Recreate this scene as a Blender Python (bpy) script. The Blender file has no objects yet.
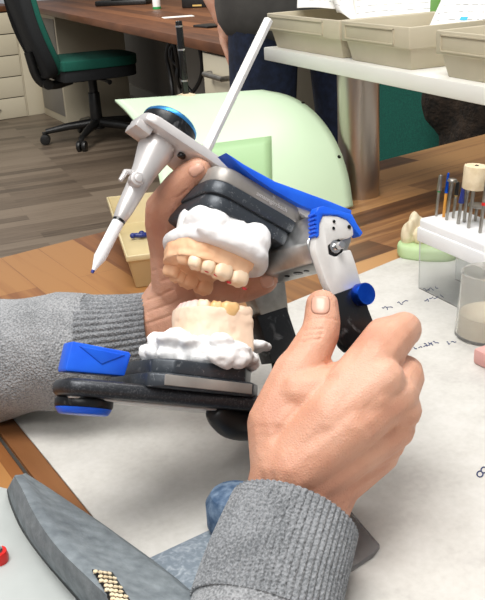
import bpy, bmesh, math, random
import numpy as np
from mathutils import Vector, Matrix, noise
from mathutils.bvhtree import BVHTree
random.seed(7)
C = bpy.context.scene.collection
sc = bpy.context.scene
PI = math.pi

# ------------------------------------------------------------------ camera frame
F_PX, PITCH, ROLL, CAMZ = 900.0, math.radians(21.5), math.radians(3.4), 1.03
fwd = Vector((0, math.cos(PITCH), -math.sin(PITCH)))
r0 = Vector((1, 0, 0)); d0 = fwd.cross(r0)
rgt = r0*math.cos(ROLL) + d0*math.sin(ROLL)
dwn = -r0*math.sin(ROLL) + d0*math.cos(ROLL)
CAM = Vector((0, 0, CAMZ))
DESK = 0.74

def mat4(a, b, c, o):
    return Matrix(((a[0], b[0], c[0], o[0]), (a[1], b[1], c[1], o[1]), (a[2], b[2], c[2], o[2]), (0, 0, 0, 1)))
CAMM = mat4(rgt, dwn, fwd, CAM)
def ray(x, y): return fwd + rgt*((x-242.5)/F_PX) + dwn*((y-300)/F_PX)
def P(x, y, d): return CAM + ray(x, y)*d                     # a point seen at (x, y), d metres ahead
def G(x, y, z=DESK):                                         # a point seen at (x, y) at height z
    v = ray(x, y); return CAM + v*((z-CAMZ)/v.z)
def BP(M, x, y, ly):                                         # (x, z) in frame M on its plane local-y = ly
    Mi = M.inverted(); o = Mi @ CAM; v = Mi.to_3x3() @ ray(x, y)
    t = (ly-o.y)/v.y; q = o+v*t; return (q.x, q.z)

# articulator frames (lower and upper member share the hinge axis)
w = Vector((.52, -.12, -.85)).normalized()
def fr(u):
    u = Vector(u); u = (u - w*u.dot(w)).normalized(); return u, w.cross(u)
uU, nU = fr((.77, .504, .40)); uL, nL = fr((.853, .144, .5))
near = Vector(((335-242.5)/900*.49, (243-300)/900*.49, .49)); HH = near - w*.05
UP = CAMM @ mat4(uU, -w, nU, HH)
LOW = CAMM @ mat4(uL, -w, nL, HH)

# ------------------------------------------------------------------ materials
def lin(h):
    if isinstance(h, str):
        h = h.lstrip('#'); h = [int(h[i:i+2], 16)/255 for i in (0, 2, 4)]
    return tuple((c/12.92 if c <= .04045 else ((c+.055)/1.055)**2.4) for c in h) + (1,)

def base(name):
    m = bpy.data.materials.new(name); m.use_nodes = True
    nt = m.node_tree; b = nt.nodes['Principled BSDF']
    return m, nt, b
def N(nt, t, **k):
    n = nt.nodes.new(t)
    for a, v in k.items():
        if a in n.inputs: n.inputs[a].default_value = v
        else: setattr(n, a, v)
    return n
def ramp(nt, fac, stops):
    r = nt.nodes.new('ShaderNodeValToRGB'); e = r.color_ramp.elements
    while len(e) < len(stops): e.new(.5)
    for el, (p, c) in zip(e, stops): el.position = p; el.color = c if len(c) == 4 else lin(c)
    nt.links.new(fac, r.inputs[0]); return r.outputs[0]
def coords(nt, scale=(1, 1, 1), rot=(0, 0, 0)):
    tc = nt.nodes.new('ShaderNodeTexCoord'); mp = nt.nodes.new('ShaderNodeMapping')
    mp.inputs['Scale'].default_value = scale; mp.inputs['Rotation'].default_value = rot
    nt.links.new(tc.outputs['Object'], mp.inputs[0]); return mp.outputs[0]
def bump(nt, b, h, s, d=.001):
    n = N(nt, 'ShaderNodeBump'); n.inputs['Strength'].default_value = s; n.inputs['Distance'].default_value = d
    nt.links.new(h, n.inputs['Height']); nt.links.new(n.outputs[0], b.inputs['Normal'])

def simple(name, c1, c2=None, sc_=40, rough=.5, metal=0, bmp=0, bsc=None, scale=(1, 1, 1), bd=.001, detail=4, spec=None, lo=.35, hi=.65):
    m, nt, b = base(name)
    b.inputs['Roughness'].default_value = rough; b.inputs['Metallic'].default_value = metal
    if spec is not None: b.inputs['Specular IOR Level'].default_value = spec
    v = coords(nt, scale)
    n = N(nt, 'ShaderNodeTexNoise', Scale=sc_, Detail=detail); nt.links.new(v, n.inputs['Vector'])
    nt.links.new(ramp(nt, n.outputs[0], [(lo, lin(c1)), (hi, lin(c2 or c1))]), b.inputs['Base Color'])
    if bmp:
        n2 = N(nt, 'ShaderNodeTexNoise', Scale=bsc or sc_*4, Detail=5); nt.links.new(v, n2.inputs['Vector'])
        bump(nt, b, n2.outputs[0], bmp, bd)
    return m

def wood(name, cols, rowh=.042, length=.38, rough=.45, grout=None, rot=0):
    m, nt, b = base(name); v = coords(nt, rot=(0, 0, rot))
    br = N(nt, 'ShaderNodeTexBrick', Scale=1.0)
    br.offset = .37; br.inputs['Brick Width'].default_value = length; br.inputs['Row Height'].default_value = rowh
    br.inputs['Mortar Size'].default_value = .0006 if grout else .0003
    br.inputs['Color1'].default_value = (0, 0, 0, 1); br.inputs['Color2'].default_value = (1, 1, 1, 1)
    br.inputs['Mortar'].default_value = (.2, .2, .2, 1)
    nt.links.new(v, br.inputs['Vector'])
    mp = N(nt, 'ShaderNodeMapping'); mp.inputs['Scale'].default_value = (6, 90, 20)
    nt.links.new(v, mp.inputs[0])
    g = N(nt, 'ShaderNodeTexNoise', Scale=1.0, Detail=6, Distortion=.6); nt.links.new(mp.outputs[0], g.inputs['Vector'])
    mx = N(nt, 'ShaderNodeMath', operation='MULTIPLY_ADD'); nt.links.new(g.outputs[0], mx.inputs[0]); mx.inputs[1].default_value = .75
    m2 = N(nt, 'ShaderNodeMath', operation='MULTIPLY'); nt.links.new(br.outputs['Color'], m2.inputs[0]); m2.inputs[1].default_value = .55
    nt.links.new(m2.outputs[0], mx.inputs[2])
    k = len(cols)-1
    nt.links.new(ramp(nt, mx.outputs[0], [(.22+.6*i/k, lin(c)) for i, c in enumerate(cols)]), b.inputs['Base Color'])
    b.inputs['Roughness'].default_value = rough
    bump(nt, b, g.outputs[0], .15, .0005)
    return m

M = {}
M['desk_near'] = wood('desk_near', ['#58331b', '#7d4c28', '#986336', '#ad7a46'])
M['desk_far'] = wood('desk_far', ['#4a2f1c', '#6c472b', '#936640', '#ba8b59'], rowh=.04, length=.3)
M['strip'] = wood('strip', ['#5f3a20', '#75492a', '#8a5c37'], rowh=.2, length=2)
M['floor'] = wood('floor', ['#43382f', '#594d41', '#6c5e50', '#7d6f60'], rowh=.075, length=.9, rough=.4, grout=1)
M['far_desk'] = wood('far_desk', ['#4a2c1a', '#6b4228', '#835434'], rowh=.08, length=.9)
M['cream'] = simple('cream', '#cfc6ae', '#d6cdb6', 3, .45)
M['cream_dim'] = simple('cream_dim', '#a59d8b', '#aca492', 3, .5)
M['grey_panel'] = simple('grey_panel', '#85817a', '#8c8881', 3, .5)
M['gap'] = simple('gap', '#3a3630', None, 5, .8)
M['black_fabric'] = simple('black_fabric', '#121416', '#1c1f22', 300, .9, bmp=.3, bsc=900)
M['green_fabric'] = simple('green_fabric', '#03483d', '#065a4b', 300, .9, bmp=.3, bsc=900)
M['green_cloth'] = simple('green_cloth', '#06523f', '#0a6650', 12, .7, bmp=.5, bsc=25, bd=.01)
M['black_plastic'] = simple('black_plastic', '#141414', '#1d1d1d', 60, .4)
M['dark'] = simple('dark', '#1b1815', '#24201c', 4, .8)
M['fur'] = simple('fur', '#1f1812', '#3a2d22', 60, 1, bmp=.8, bsc=120, bd=.01)
M['wall'] = simple('wall', '#8d8578', '#948c7f', 3, .9)
M['shelf'] = simple('shelf', '#e6e4dc', '#ecebe4', 5, .35)
M['bin'] = simple('bin', '#bdb39b', '#c5bba3', 18, .45)
M['bin_in'] = simple('bin_in', '#b5a684', '#bdae8c', 18, .5)
M['yellow_bin'] = simple('yellow_bin', '#cbb98c', '#d8c79c', 25, .4)
M['paper'] = simple('paper', '#f1efe9', '#f6f5f0', 10, .8)
M['ink'] = simple('ink', '#4d4b52', None, 10, .8)
M['blue_ink'] = simple('blue_ink', '#2a3560', '#39456f', 40, .8)
M['cyan'] = simple('cyan', '#41b6d8', None, 10, .7)
M['leaf_green'] = simple('leaf_green', '#6fa352', None, 10, .6)
M['white_plastic'] = simple('white_plastic', '#efeff0', '#f6f6f6', 20, .35)
M['plaster'] = simple('plaster', '#ecebea', '#f7f6f4', 60, .75, bmp=.35, bsc=220, bd=.0015)
M['gypsum'] = simple('gypsum', '#eeb98e', '#f6cba4', 50, .6, bmp=.25, bsc=300, bd=.0006)
M['gypsum_pale'] = simple('gypsum_pale', '#f0cdb0', '#f7ddc4', 40, .6, bmp=.25, bsc=300, bd=.0006)
M['pink_gypsum'] = simple('pink_gypsum', '#efc9c0', '#f6dcd2', 80, .6, bmp=.2, bsc=300, bd=.0006)
M['tooth'] = simple('tooth', '#f2d6b4', '#f6e0c4', 120, .4, bmp=.15, bsc=400, bd=.0004)
M['tooth_amber'] = simple('tooth_amber', '#e8b878', '#f2cd96', 160, .35)
M['red_mark'] = simple('red_mark', '#d8303a', None, 10, .5)
M['cast_cream'] = simple('cast_cream', '#d9c9a6', '#e6d8ba', 60, .7, bmp=.3, bsc=200)
M['cast_brown'] = simple('cast_brown', '#b98a4c', '#c99c60', 60, .6)
M['cast_green'] = simple('cast_green', '#b4cf96', '#c9ddb0', 40, .7, bmp=.2, bsc=200)
M['blue_plastic'] = simple('blue_plastic', '#125ae0', '#1c68ec', 60, .35)
M['navy'] = simple('navy', '#1c2a6e', '#24348a', 60, .35)
M['red_plastic'] = simple('red_plastic', '#d8201c', None, 10, .3)
M['rod_black'] = simple('rod_black', '#101010', None, 10, .25)
M['orange'] = simple('orange', '#d0913a', None, 10, .5)
M['green_ring'] = simple('green_ring', '#2f9a55', None, 10, .5)
M['felt'] = simple('felt', '#d9c4a0', '#e6d4b4', 200, .95, bmp=.3, bsc=600)
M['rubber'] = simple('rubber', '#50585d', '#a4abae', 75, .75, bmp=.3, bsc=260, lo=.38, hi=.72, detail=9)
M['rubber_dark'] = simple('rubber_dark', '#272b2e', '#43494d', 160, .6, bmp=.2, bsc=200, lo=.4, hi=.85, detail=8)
M['rubber_pad'] = simple('rubber_pad', '#66717c', '#a3acb3', 70, .8, bmp=.3, bsc=400, lo=.35, hi=.7, detail=9)
M['blue_rubber'] = simple('blue_rubber', '#3d5674', '#7c90a6', 220, .8, bmp=.4, bsc=500, lo=.35, hi=.7, detail=8)
M['box_grey'] = simple('box_grey', '#b2b6b3', '#bcc0bd', 30, .45)
M['jeans'] = simple('jeans', '#131a2c', '#1d2740', 60, .9, bmp=.3, bsc=600)
M['shirt'] = simple('shirt', '#474441', '#524f4b', 20, .9, bmp=.3, bsc=60)
M['hair'] = simple('hair', '#1a130e', None, 50, .6)
M['nail'] = simple('nail', '#d5a28b', '#dcae99', 60, .3)
M['pink_wax'] = simple('pink_wax', '#d39a94', '#dba8a0', 40, .5)
M['powder'] = simple('powder', '#cfc1a8', '#dccfb8', 60, .9)
M['mint'] = simple('mint', '#cce3c1', '#d3e8c9', 4, .42)
M['mint_shaded'] = simple('mint_shaded', '#a6c996', '#adcf9e', 4, .5)  # mint with the weaker light on the hood front put into the colour
M['yellow_tag'] = simple('yellow_tag', '#d6b46a', None, 10, .5)

def metal(name, c, rough, sc_=(1, 1, 1), bmp=.1, c2=None):
    return simple(name, c, c2 or c, 90, rough, 1, bmp, 260, scale=sc_, bd=.0004)
M['steel'] = metal('steel', '#b5aca2', .28, (1, 1, .05), .06)
M['alu'] = metal('alu', '#b4b3b0', .34, c2='#d0cfcc')
M['chrome'] = metal('chrome', '#d8d8d8', .2)
M['dull_metal'] = metal('dull_metal', '#8f8b84', .4, c2='#a8a49c')
M['blue_metal'] = metal('blue_metal', '#1a56d8', .3, c2='#2464e6')
M['bright_blue_metal'] = metal('bright_blue_metal', '#3f9be8', .35, c2='#57aef2')
M['cast_metal'] = simple('cast_metal', '#c9c5c3', '#d8d4d2', 60, .33, .4, .08, 200, bd=.0004)
M['white_metal'] = simple('white_metal', '#d9d7d3', '#e8e6e2', 70, .4, .1, .25, 180, bd=.0006)
M['insert'] = simple('insert', '#938e88', '#a5a09a', 60, .42, .4, .2, 300, bd=.0003)

def scratched(name, c, dust, rough, metal=.2, lo=.56, hi=.74, sc_=70):
    m, nt, b = base(name); v = coords(nt)
    n = N(nt, 'ShaderNodeTexNoise', Scale=sc_, Detail=9, Distortion=1.2); nt.links.new(v, n.inputs['Vector'])
    nt.links.new(ramp(nt, n.outputs[0], [(lo, lin(c)), (hi, lin(dust))]), b.inputs['Base Color'])
    nt.links.new(ramp(nt, n.outputs[0], [(lo, (rough,)*3+(1,)), (hi, (.8,)*3+(1,))]), b.inputs['Roughness'])
    b.inputs['Metallic'].default_value = metal
    n2 = N(nt, 'ShaderNodeTexNoise', Scale=350, Detail=3); nt.links.new(v, n2.inputs['Vector'])
    bump(nt, b, n2.outputs[0], .3, .0005)
    return m
M['rubber'] = simple('rubber', '#687075', '#8b9397', 140, .75, bmp=.4, bsc=500, lo=.3, hi=.75, detail=10)
M['rubber_pad'] = scratched('rubber_pad', '#76818b', '#a6aeb5', .8, 0, .45, .75, 240)
M['black_metal'] = scratched('black_metal', '#17191c', '#8f9193', .35, lo=.6, hi=.85)
M['arm_metal'] = scratched('arm_metal', '#34363a', '#7b7d80', .34, .5, .52, .95, 900)
M['plate_black'] = scratched('plate_black', '#3b4046', '#a9acaf', .36, .3, lo=.60, hi=.95, sc_=420)

def skin():
    m, nt, b = base('skin'); v = coords(nt)
    n = N(nt, 'ShaderNodeTexNoise', Scale=30, Detail=5); nt.links.new(v, n.inputs['Vector'])
    col = ramp(nt, n.outputs[0], [(.3, lin('#c58a70')), (.5, lin('#d29c81')), (.7, lin('#dcac93'))])
    nt.links.new(col, b.inputs['Base Color'])
    b.inputs['Roughness'].default_value = .52
    b.inputs['Subsurface Weight'].default_value = .12
    b.inputs['Subsurface Radius'].default_value = (.6, .25, .12); b.inputs['Subsurface Scale'].default_value = .006
    mp = N(nt, 'ShaderNodeMapping'); mp.inputs['Scale'].default_value = (1, 1, 1); nt.links.new(v, mp.inputs[0])
    vo = N(nt, 'ShaderNodeTexVoronoi', Scale=700); vo.feature = 'DISTANCE_TO_EDGE'; nt.links.new(mp.outputs[0], vo.inputs['Vector'])
    n2 = N(nt, 'ShaderNodeTexNoise', Scale=160, Detail=6); nt.links.new(v, n2.inputs['Vector'])
    ad = N(nt, 'ShaderNodeMath', operation='ADD'); nt.links.new(vo.outputs['Distance'], ad.inputs[0]); nt.links.new(n2.outputs[0], ad.inputs[1])
    bump(nt, b, ad.outputs[0], .45, .0007)
    return m
M['skin'] = skin()
def knit(name, c1, c2):
    m, nt, b = base(name); v = coords(nt)
    n = N(nt, 'ShaderNodeTexNoise', Scale=900, Detail=5); nt.links.new(v, n.inputs['Vector'])
    n3 = N(nt, 'ShaderNodeTexNoise', Scale=60, Detail=3); nt.links.new(v, n3.inputs['Vector'])
    mx = N(nt, 'ShaderNodeMath', operation='MULTIPLY_ADD'); nt.links.new(n3.outputs[0], mx.inputs[0]); mx.inputs[1].default_value = .35
    nt.links.new(n.outputs[0], mx.inputs[2])
    nt.links.new(ramp(nt, mx.outputs[0], [(.52, lin(c1)), (.8, lin(c2))]), b.inputs['Base Color'])
    b.inputs['Roughness'].default_value = .95; b.inputs['Sheen Weight'].default_value = .2
    vo = N(nt, 'ShaderNodeTexVoronoi', Scale=650); nt.links.new(v, vo.inputs['Vector'])
    bump(nt, b, vo.outputs['Distance'], .7, .0012)
    return m
M['knit'] = knit('knit', '#77797b', '#a4a5a7')
M['knit_rib'] = knit('knit_rib', '#66696c', '#939598')
def matm():
    m, nt, b = base('mat_paper'); v = coords(nt)
    n = N(nt, 'ShaderNodeTexNoise', Scale=22, Detail=9, Roughness=.65); nt.links.new(v, n.inputs['Vector'])
    n2 = N(nt, 'ShaderNodeTexNoise', Scale=260, Detail=8); nt.links.new(v, n2.inputs['Vector'])
    mx = N(nt, 'ShaderNodeMath', operation='MULTIPLY_ADD'); nt.links.new(n2.outputs[0], mx.inputs[0]); mx.inputs[1].default_value = .35
    nt.links.new(n.outputs[0], mx.inputs[2])
    nt.links.new(ramp(nt, mx.outputs[0], [(.46, lin('#bbb7b1')), (.64, lin('#c8c5be')), (.84, lin('#d2cfc9'))]), b.inputs['Base Color'])
    b.inputs['Roughness'].default_value = .7
    bump(nt, b, mx.outputs[0], .4, .001)
    return m
M['mat'] = matm()
def clear(name, col, rough, alpha_mix=.0, ior=1.45):
    m, nt, b = base(name)
    n = N(nt, 'ShaderNodeTexNoise', Scale=60, Detail=6); nt.links.new(coords(nt), n.inputs['Vector'])
    nt.links.new(ramp(nt, n.outputs[0], [(.3, lin(col)), (.8, tuple(min(1, c*1.05) for c in lin(col)[:3])+(1,))]), b.inputs['Base Color'])
    b.inputs['Transmission Weight'].default_value = 1-alpha_mix; b.inputs['Roughness'].default_value = rough; b.inputs['IOR'].default_value = ior
    return m
M['acrylic'] = clear('acrylic', '#eceff0', .03, .06, 1.2)
M['acrylic_grey'] = clear('acrylic_grey', '#c4c2c2', .12, .2, 1.2)
M['cup'] = clear('cup', '#f1f0ec', .12, .16, 1.15)

# ------------------------------------------------------------------ mesh helpers
def BM(): return bmesh.new()
def merge(dst, src, mx=None):
    if mx is not None: src.transform(mx)
    me = bpy.data.meshes.new('t'); src.to_mesh(me); src.free(); dst.from_mesh(me); bpy.data.meshes.remove(me)
def bev(bm, o, seg=2, ang=30):
    if o <= 0: return
    bm.normal_update()
    es = [e for e in bm.edges if len(e.link_faces) == 2 and e.calc_face_angle(0) > math.radians(ang)]
    bmesh.ops.bevel(bm, geom=es, offset=o, segments=seg, affect='EDGES', profile=.5, clamp_overlap=True)
def box(bm, lo, hi, b=0, mx=None, seg=2):
    t = BM(); bmesh.ops.create_cube(t, size=1)
    for v in t.verts: v.co = Vector([lo[i] + (v.co[i]+.5)*(hi[i]-lo[i]) for i in range(3)])
    bev(t, b, seg); merge(bm, t, mx); return bm
def prism(bm, poly, a, b_, axis='y', bv=0, mx=None, seg=2, taper=1.0, ang=30):
    """polygon in the plane across `axis`, extruded from a to b_"""
    def mk(p, h, k=1.0, c=(0, 0)):
        x, y = c[0]+(p[0]-c[0])*k, c[1]+(p[1]-c[1])*k
        return (x, h, y) if axis == 'y' else ((x, y, h) if axis == 'z' else (h, x, y))
    t = BM(); cen = (sum(p[0] for p in poly)/len(poly), sum(p[1] for p in poly)/len(poly))
    A = [t.verts.new(mk(p, a)) for p in poly]; B = [t.verts.new(mk(p, b_, taper, cen)) for p in poly]
    n = len(poly); t.faces.new(A); t.faces.new(B[::-1])
    for i in range(n): t.faces.new((A[i], B[i], B[(i+1) % n], A[(i+1) % n]))
    bmesh.ops.recalc_face_normals(t, faces=t.faces)
    bev(t, bv, seg, ang); merge(bm, t, mx); return bm
def hexa(bm, bottom, top, bv=0, mx=None, seg=2):
    t = BM(); A = [t.verts.new(p) for p in bottom]; B = [t.verts.new(p) for p in top]; n = len(A)
    t.faces.new(A); t.faces.new(B[::-1])
    for i in range(n): t.faces.new((A[i], B[i], B[(i+1) % n], A[(i+1) % n]))
    bmesh.ops.recalc_face_normals(t, faces=t.faces); bev(t, bv, seg); merge(bm, t, mx); return bm
def frame_of(d):
    d = Vector(d).normalized(); a = Vector((0, 0, 1)) if abs(d.z) < .9 else Vector((1, 0, 0))
    x = a.cross(d).normalized(); return x, d.cross(x)
def tube(bm, pts, rad, seg=16, caps=True, prof=None, mx=None):
    pts = [Vector(p) for p in pts]; n = len(pts)
    if not hasattr(rad, '__len__'): rad = [rad]*n
    t = BM(); rings = []; x = None
    for i, p in enumerate(pts):
        d = (pts[min(i+1, n-1)] - pts[max(i-1, 0)]).normalized()
        if x is None: x, y = frame_of(d)
        else:
            x = (x - d*x.dot(d)).normalized(); y = d.cross(x)
        ring = []
        for k in range(seg):
            a = 2*PI*k/seg; r = rad[i]
            if prof: r = prof(i, k, a, r)
            ring.append(t.verts.new(p + x*math.cos(a)*r + y*math.sin(a)*r))
        rings.append(ring)
    for i in range(n-1):
        for k in range(seg):
            t.faces.new((rings[i][k], rings[i][(k+1) % seg], rings[i+1][(k+1) % seg], rings[i+1][k]))
    if caps: t.faces.new(rings[0][::-1]); t.faces.new(rings[-1])
    merge(bm, t, mx); return bm
def cyl(bm, p0, p1, r0_, r1_=None, seg=28, bv=0, mx=None):
    t = BM(); tube(t, [p0, p1], [r0_, r0_ if r1_ is None else r1_], seg)
    bev(t, bv, 2, 50); merge(bm, t, mx); return bm
def lathe(bm, prof, seg=36, mx=None):
    t = BM(); rings = []
    for r, z in prof:
        if r < 1e-6: rings.append([t.verts.new((0, 0, z))])
        else: rings.append([t.verts.new((r*math.cos(2*PI*k/seg), r*math.sin(2*PI*k/seg), z)) for k in range(seg)])
    for a, b in zip(rings, rings[1:]):
        for k in range(seg):
            q = [a[k % len(a)], a[(k+1) % len(a)], b[(k+1) % len(b)], b[k % len(b)]]
            q = list(dict.fromkeys(q))
            if len(q) > 2:
                try: t.faces.new(q)
                except ValueError: pass
    bmesh.ops.recalc_face_normals(t, faces=t.faces); merge(bm, t, mx); return bm
def ball(bm, c, r, sub=2, mx=None):
    t = BM(); bmesh.ops.create_icosphere(t, subdivisions=sub, radius=1)
    r = (r, r, r) if not hasattr(r, '__len__') else r
    for v in t.verts: v.co = Vector(c) + Vector((v.co.x*r[0], v.co.y*r[1], v.co.z*r[2]))
    merge(bm, t, mx); return bm
def grid(bm, rows, mx=None):
    t = BM(); V = [[t.verts.new(p) for p in r] for r in rows]
    for a, b in zip(V, V[1:]):
        for k in range(len(a)-1): t.faces.new((a[k], a[k+1], b[k+1], b[k]))
    merge(bm, t, mx); return bm
def chaikin(pts, n=2, closed=False):
    pts = [Vector(p) for p in pts]
    for _ in range(n):
        q = [] if closed else [pts[0]]
        L = len(pts)
        for i in range(L if closed else L-1):
            a, b = pts[i], pts[(i+1) % L]; q += [a*.75+b*.25, a*.25+b*.75]
        if not closed: q.append(pts[-1])
        pts = q
    return pts

def ob(name, bm, m, parent=None, mx=None, smooth=40, label=None):
    me = bpy.data.meshes.new(name); bm.to_mesh(me); bm.free()
    me.shade_smooth(); me.set_sharp_from_angle(angle=math.radians(smooth))
    me.materials.append(M[m] if isinstance(m, str) else m)
    o = bpy.data.objects.new(name, me); C.objects.link(o)
    W = mx if mx is not None else Matrix.Identity(4)
    if parent is not None:
        o.parent = parent; o.matrix_parent_inverse = parent_world(parent).inverted()
    o.matrix_basis = W; o['_'] = 0; del o['_']
    if label: o['label'] = label
    return o
def parent_world(p):
    W = p.matrix_basis.copy()
    q = p
    while q.parent is not None:
        W = q.matrix_parent_inverse @ W; q = q.parent
        W = q.matrix_basis @ W
    return W
def tag(o, label, cat, group=None):
    o['label'] = label; o['category'] = cat
    if group: o['group'] = group
    return o
def thing(name, loc, label, cat, group=None):
    o = bpy.data.objects.new(name, None); C.objects.link(o); o.empty_display_size = .05
    o.matrix_basis = Matrix.Translation(Vector(loc)); return tag(o, label, cat, group)
def struct(o): o['kind'] = 'structure'; return o
def mods(o, *ms):
    for t, kw in ms:
        m = o.modifiers.new(t.lower(), t)
        for k, v in kw.items(): setattr(m, k, v)
    dg = bpy.context.evaluated_depsgraph_get(); dg.update()
    me = bpy.data.meshes.new_from_object(o.evaluated_get(dg))
    o.modifiers.clear(); old = o.data; o.data = me; bpy.data.meshes.remove(old); return o
def rotz(a, loc=(0, 0, 0)): return Matrix.Translation(Vector(loc)) @ Matrix.Rotation(a, 4, 'Z')
def copy_tree(src, new_loc, rz=0):
    """copy of a thing with copies of its parts and sub-parts"""
    r = src.copy(); C.objects.link(r); r.matrix_basis = rotz(rz, new_loc)
    for ch in src.children:
        c = ch.copy(); C.objects.link(c); iv = ch.matrix_parent_inverse.copy(); c.parent = r; c.matrix_parent_inverse = iv
        for g in ch.children:
            d = g.copy(); C.objects.link(d); iv = g.matrix_parent_inverse.copy(); d.parent = c; d.matrix_parent_inverse = iv
    return r

# ------------------------------------------------------------------ the room
def slab(name, poly, z0, z1, m, bv=0, **k):
    bm = BM(); prism(bm, [(p[0], p[1]) for p in poly], z0, z1, 'z', bv); return ob(name, bm, m, **k)
bm = BM(); box(bm, (-5, -2, -.05), (5, 9, 0))
fl = struct(ob('floor', bm, 'floor', mx=Matrix.Rotation(math.radians(22), 4, 'Z')))

e_ = Vector((.3655, -.9308, 0)); nf = Vector((-.9308, -.3655, 0))       # far desk: along its edge, and facing us
eA = G(60, 12); eC = G(238, 47.5)
FD = mat4(e_, nf*-1, Vector((0, 0, 1)), Vector((eA.x, eA.y, 0)))        # local x along edge to the right, y into the desk
Ld = (eC-eA).dot(e_)
bm = BM(); box(bm, (-4, .82, 0), (Ld+.02, .9, 2.6)); struct(ob('wall_back', bm, 'wall', mx=FD))
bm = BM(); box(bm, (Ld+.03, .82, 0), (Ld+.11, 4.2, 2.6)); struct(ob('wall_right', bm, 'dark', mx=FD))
bm = BM(); box(bm, (-4, .805, 0), (Ld+.02, .82, .08)); struct(ob('baseboard_back', bm, 'cream_dim', mx=FD))

# ------------------------------------------------------------------ far desk and furniture
t = thing('office_desk', FD @ Vector((0, 0, 0)), 'long brown wood-topped office desk in the background with a cream end panel', 'desk')
bm = BM(); box(bm, (-1.6, 0, .705), (Ld, .8, .74), .003); ob('worktop', bm, 'far_desk', t, FD)
c0, c1, c2 = G(45, 114, 0), G(68, 125, 0), G(132, 114, 0)
hp = c2 + (c0-c1)
bm = BM(); hexa(bm, [(c.x, c.y, 0) for c in (c0, c1, c2, hp)], [(c.x, c.y, .704) for c in (c0, c1, c2, hp)], .003)
ob('end_panel', bm, 'cream', t)
dd = (c0-c1).normalized(); nn = Vector((-dd.y, dd.x, 0)); 
if nn.dot(-c1) < 0: nn = -nn
FP = mat4(dd, nn, Vector((0, 0, 1)), c1)
LL = (c0-c1).length
bm = BM(); box(bm, (.03, 0, .05), (LL-.03, .004, .66), .002); ob('front_panel', bm, 'grey_panel', t, FP)  # grey colour stands in for shadow on the pedestal front
bm = BM(); box(bm, (.75, .40, .0), (Ld-.42, .42, .70)); ob('modesty_panel', bm, 'grey_panel', t, FD)

def drawers(name, mx, W, D, H, n, label, handle='bar', m='cream', gap=.006):
    t = thing(name, mx @ Vector((W/2, D/2, 0)), label, 'cabinet')
    bm = BM(); box(bm, (0, 0, 0), (W, D, H), .002); ob('body', bm, 'gap', t, mx)
    bm = BM(); box(bm, (-.012, -.001, 0), (0, D, H+.001)); box(bm, (W, -.001, 0), (W+.012, D, H+.001)); ob('side_panel', bm, m, t, mx)
    dz = H/n
    for i in range(n):
        bm = BM(); box(bm, (gap/2, -.018, i*dz+gap/2), (W-gap/2, -.001, (i+1)*dz-gap/2), .002)
        f = ob('drawer', bm, m, t, mx)
        bm = BM()
        if handle == 'bar':
            zc = (i+.72)*dz
            tube(bm, [(W*.25, -.018, zc), (W*.25, -.045, zc), (W*.75, -.045, zc), (W*.75, -.018, zc)], .009, 10)
        else:
            zc = (i+.5)*dz; tube(bm, [(W*.3, -.018, zc), (W*.3, -.03, zc), (W*.7, -.03, zc), (W*.7, -.018, zc)], .004, 8)
        ob('handle', bm, 'dull_metal', f, mx)
    return t
p0, p1 = G(0, 120, 0), G(27, 116, 0)
dx = (p1-p0).normalized(); dy = Vector((-dx.y, dx.x, 0))
W0 = .62
A0 = mat4(dx, dy, Vector((0, 0, 1)), p1-dx*W0)
drawers('drawer_cabinet', A0, W0, .5, .70, 5, 'cream drawer cabinet at the far left behind the green swivel chair', 'thin')
bm = BM(); box(bm, (W0+.015, .0, 0), (W0+.22, .5, .70), .002)
tag(ob('filler_panel', bm, 'cream', None, A0), 'narrow plain cream panel between the far drawers and the desk', 'panel')
bm = BM(); box(bm, (-.6, -.02, .705), (W0+.06, .55, .74), .003)
tag(ob('cabinet_top', bm, 'far_desk', None, A0), 'brown wooden top lying on the far left drawer cabinet', 'worktop')
q0 = FD @ Vector((Ld-.36, .03, 0))
B0 = mat4(e_, -nf, Vector((0, 0, 1)), q0)
drawers('drawer_unit', B0, .33, .55, .70, 3, 'cream drawer unit with grey bar handles under the near end of the brown desk')

# cables in the knee space
t = thing('cable_bundle', FD @ Vector((1.2, .44, .1)), 'black cables hanging in the dark knee space under the brown desk', 'cable')
for k in range(6):
    x0 = 1.15+.05*k; bm = BM(); ra = random.Random(k)
    pts = [(x0+ra.uniform(-.08, .08), .24+ra.uniform(-.04, .06), .70-.62*i/6) for i in range(7)]
    pts[-1] = (x0+.25, .3, .05)
    tube(bm, chaikin(pts, 2), .009, 8); ob('cable', bm, 'black_plastic', t, FD)

# things on the far desk
def on_far(px, py): return G(px, py, .74)
q = on_far(125, 5); bm = BM(); box(bm, (-.17, -.05, 0), (.15, .06, .03), .008); box(bm, (-.08, -.03, .028), (.12, .05, .055), .01)
tag(ob('telephone', bm, 'black_plastic', None, rotz(math.radians(-15), q)), 'low black device lying on the brown far desk', 'device')
q = on_far(157, 9); t = thing('glue_bottle', q, 'white bottle with a green foot standing on the far desk', 'bottle')
bm = BM(); lathe(bm, [(0, .012), (.021, .012), (.022, .10), (.015, .125), (.006, .13), (.005, .155), (0, .155)], 20); ob('body', bm, 'white_plastic', t, Matrix.Translation(q))
bm = BM(); lathe(bm, [(0, 0), (.022, 0), (.022, .012), (0, .012)], 20); ob('foot', bm, 'green_ring', t, Matrix.Translation(q))
q = on_far(178, 17); bm = BM(); box(bm, (-.07, -.04, 0), (.07, .04, .002))
tag(ob('paper_sheet', bm, 'paper', None, rotz(.2, q)), 'small white slip of paper lying flat on the far desk', 'paper')
q = on_far(200, 7); t = thing('black_box', q, 'black box with a pale yellow tag at the edge of the far desk', 'box')
bm = BM(); box(bm, (-.08, -.06, 0), (.06, .08, .07), .006); ob('body', bm, 'black_plastic', t, rotz(-.3, q))
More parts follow.
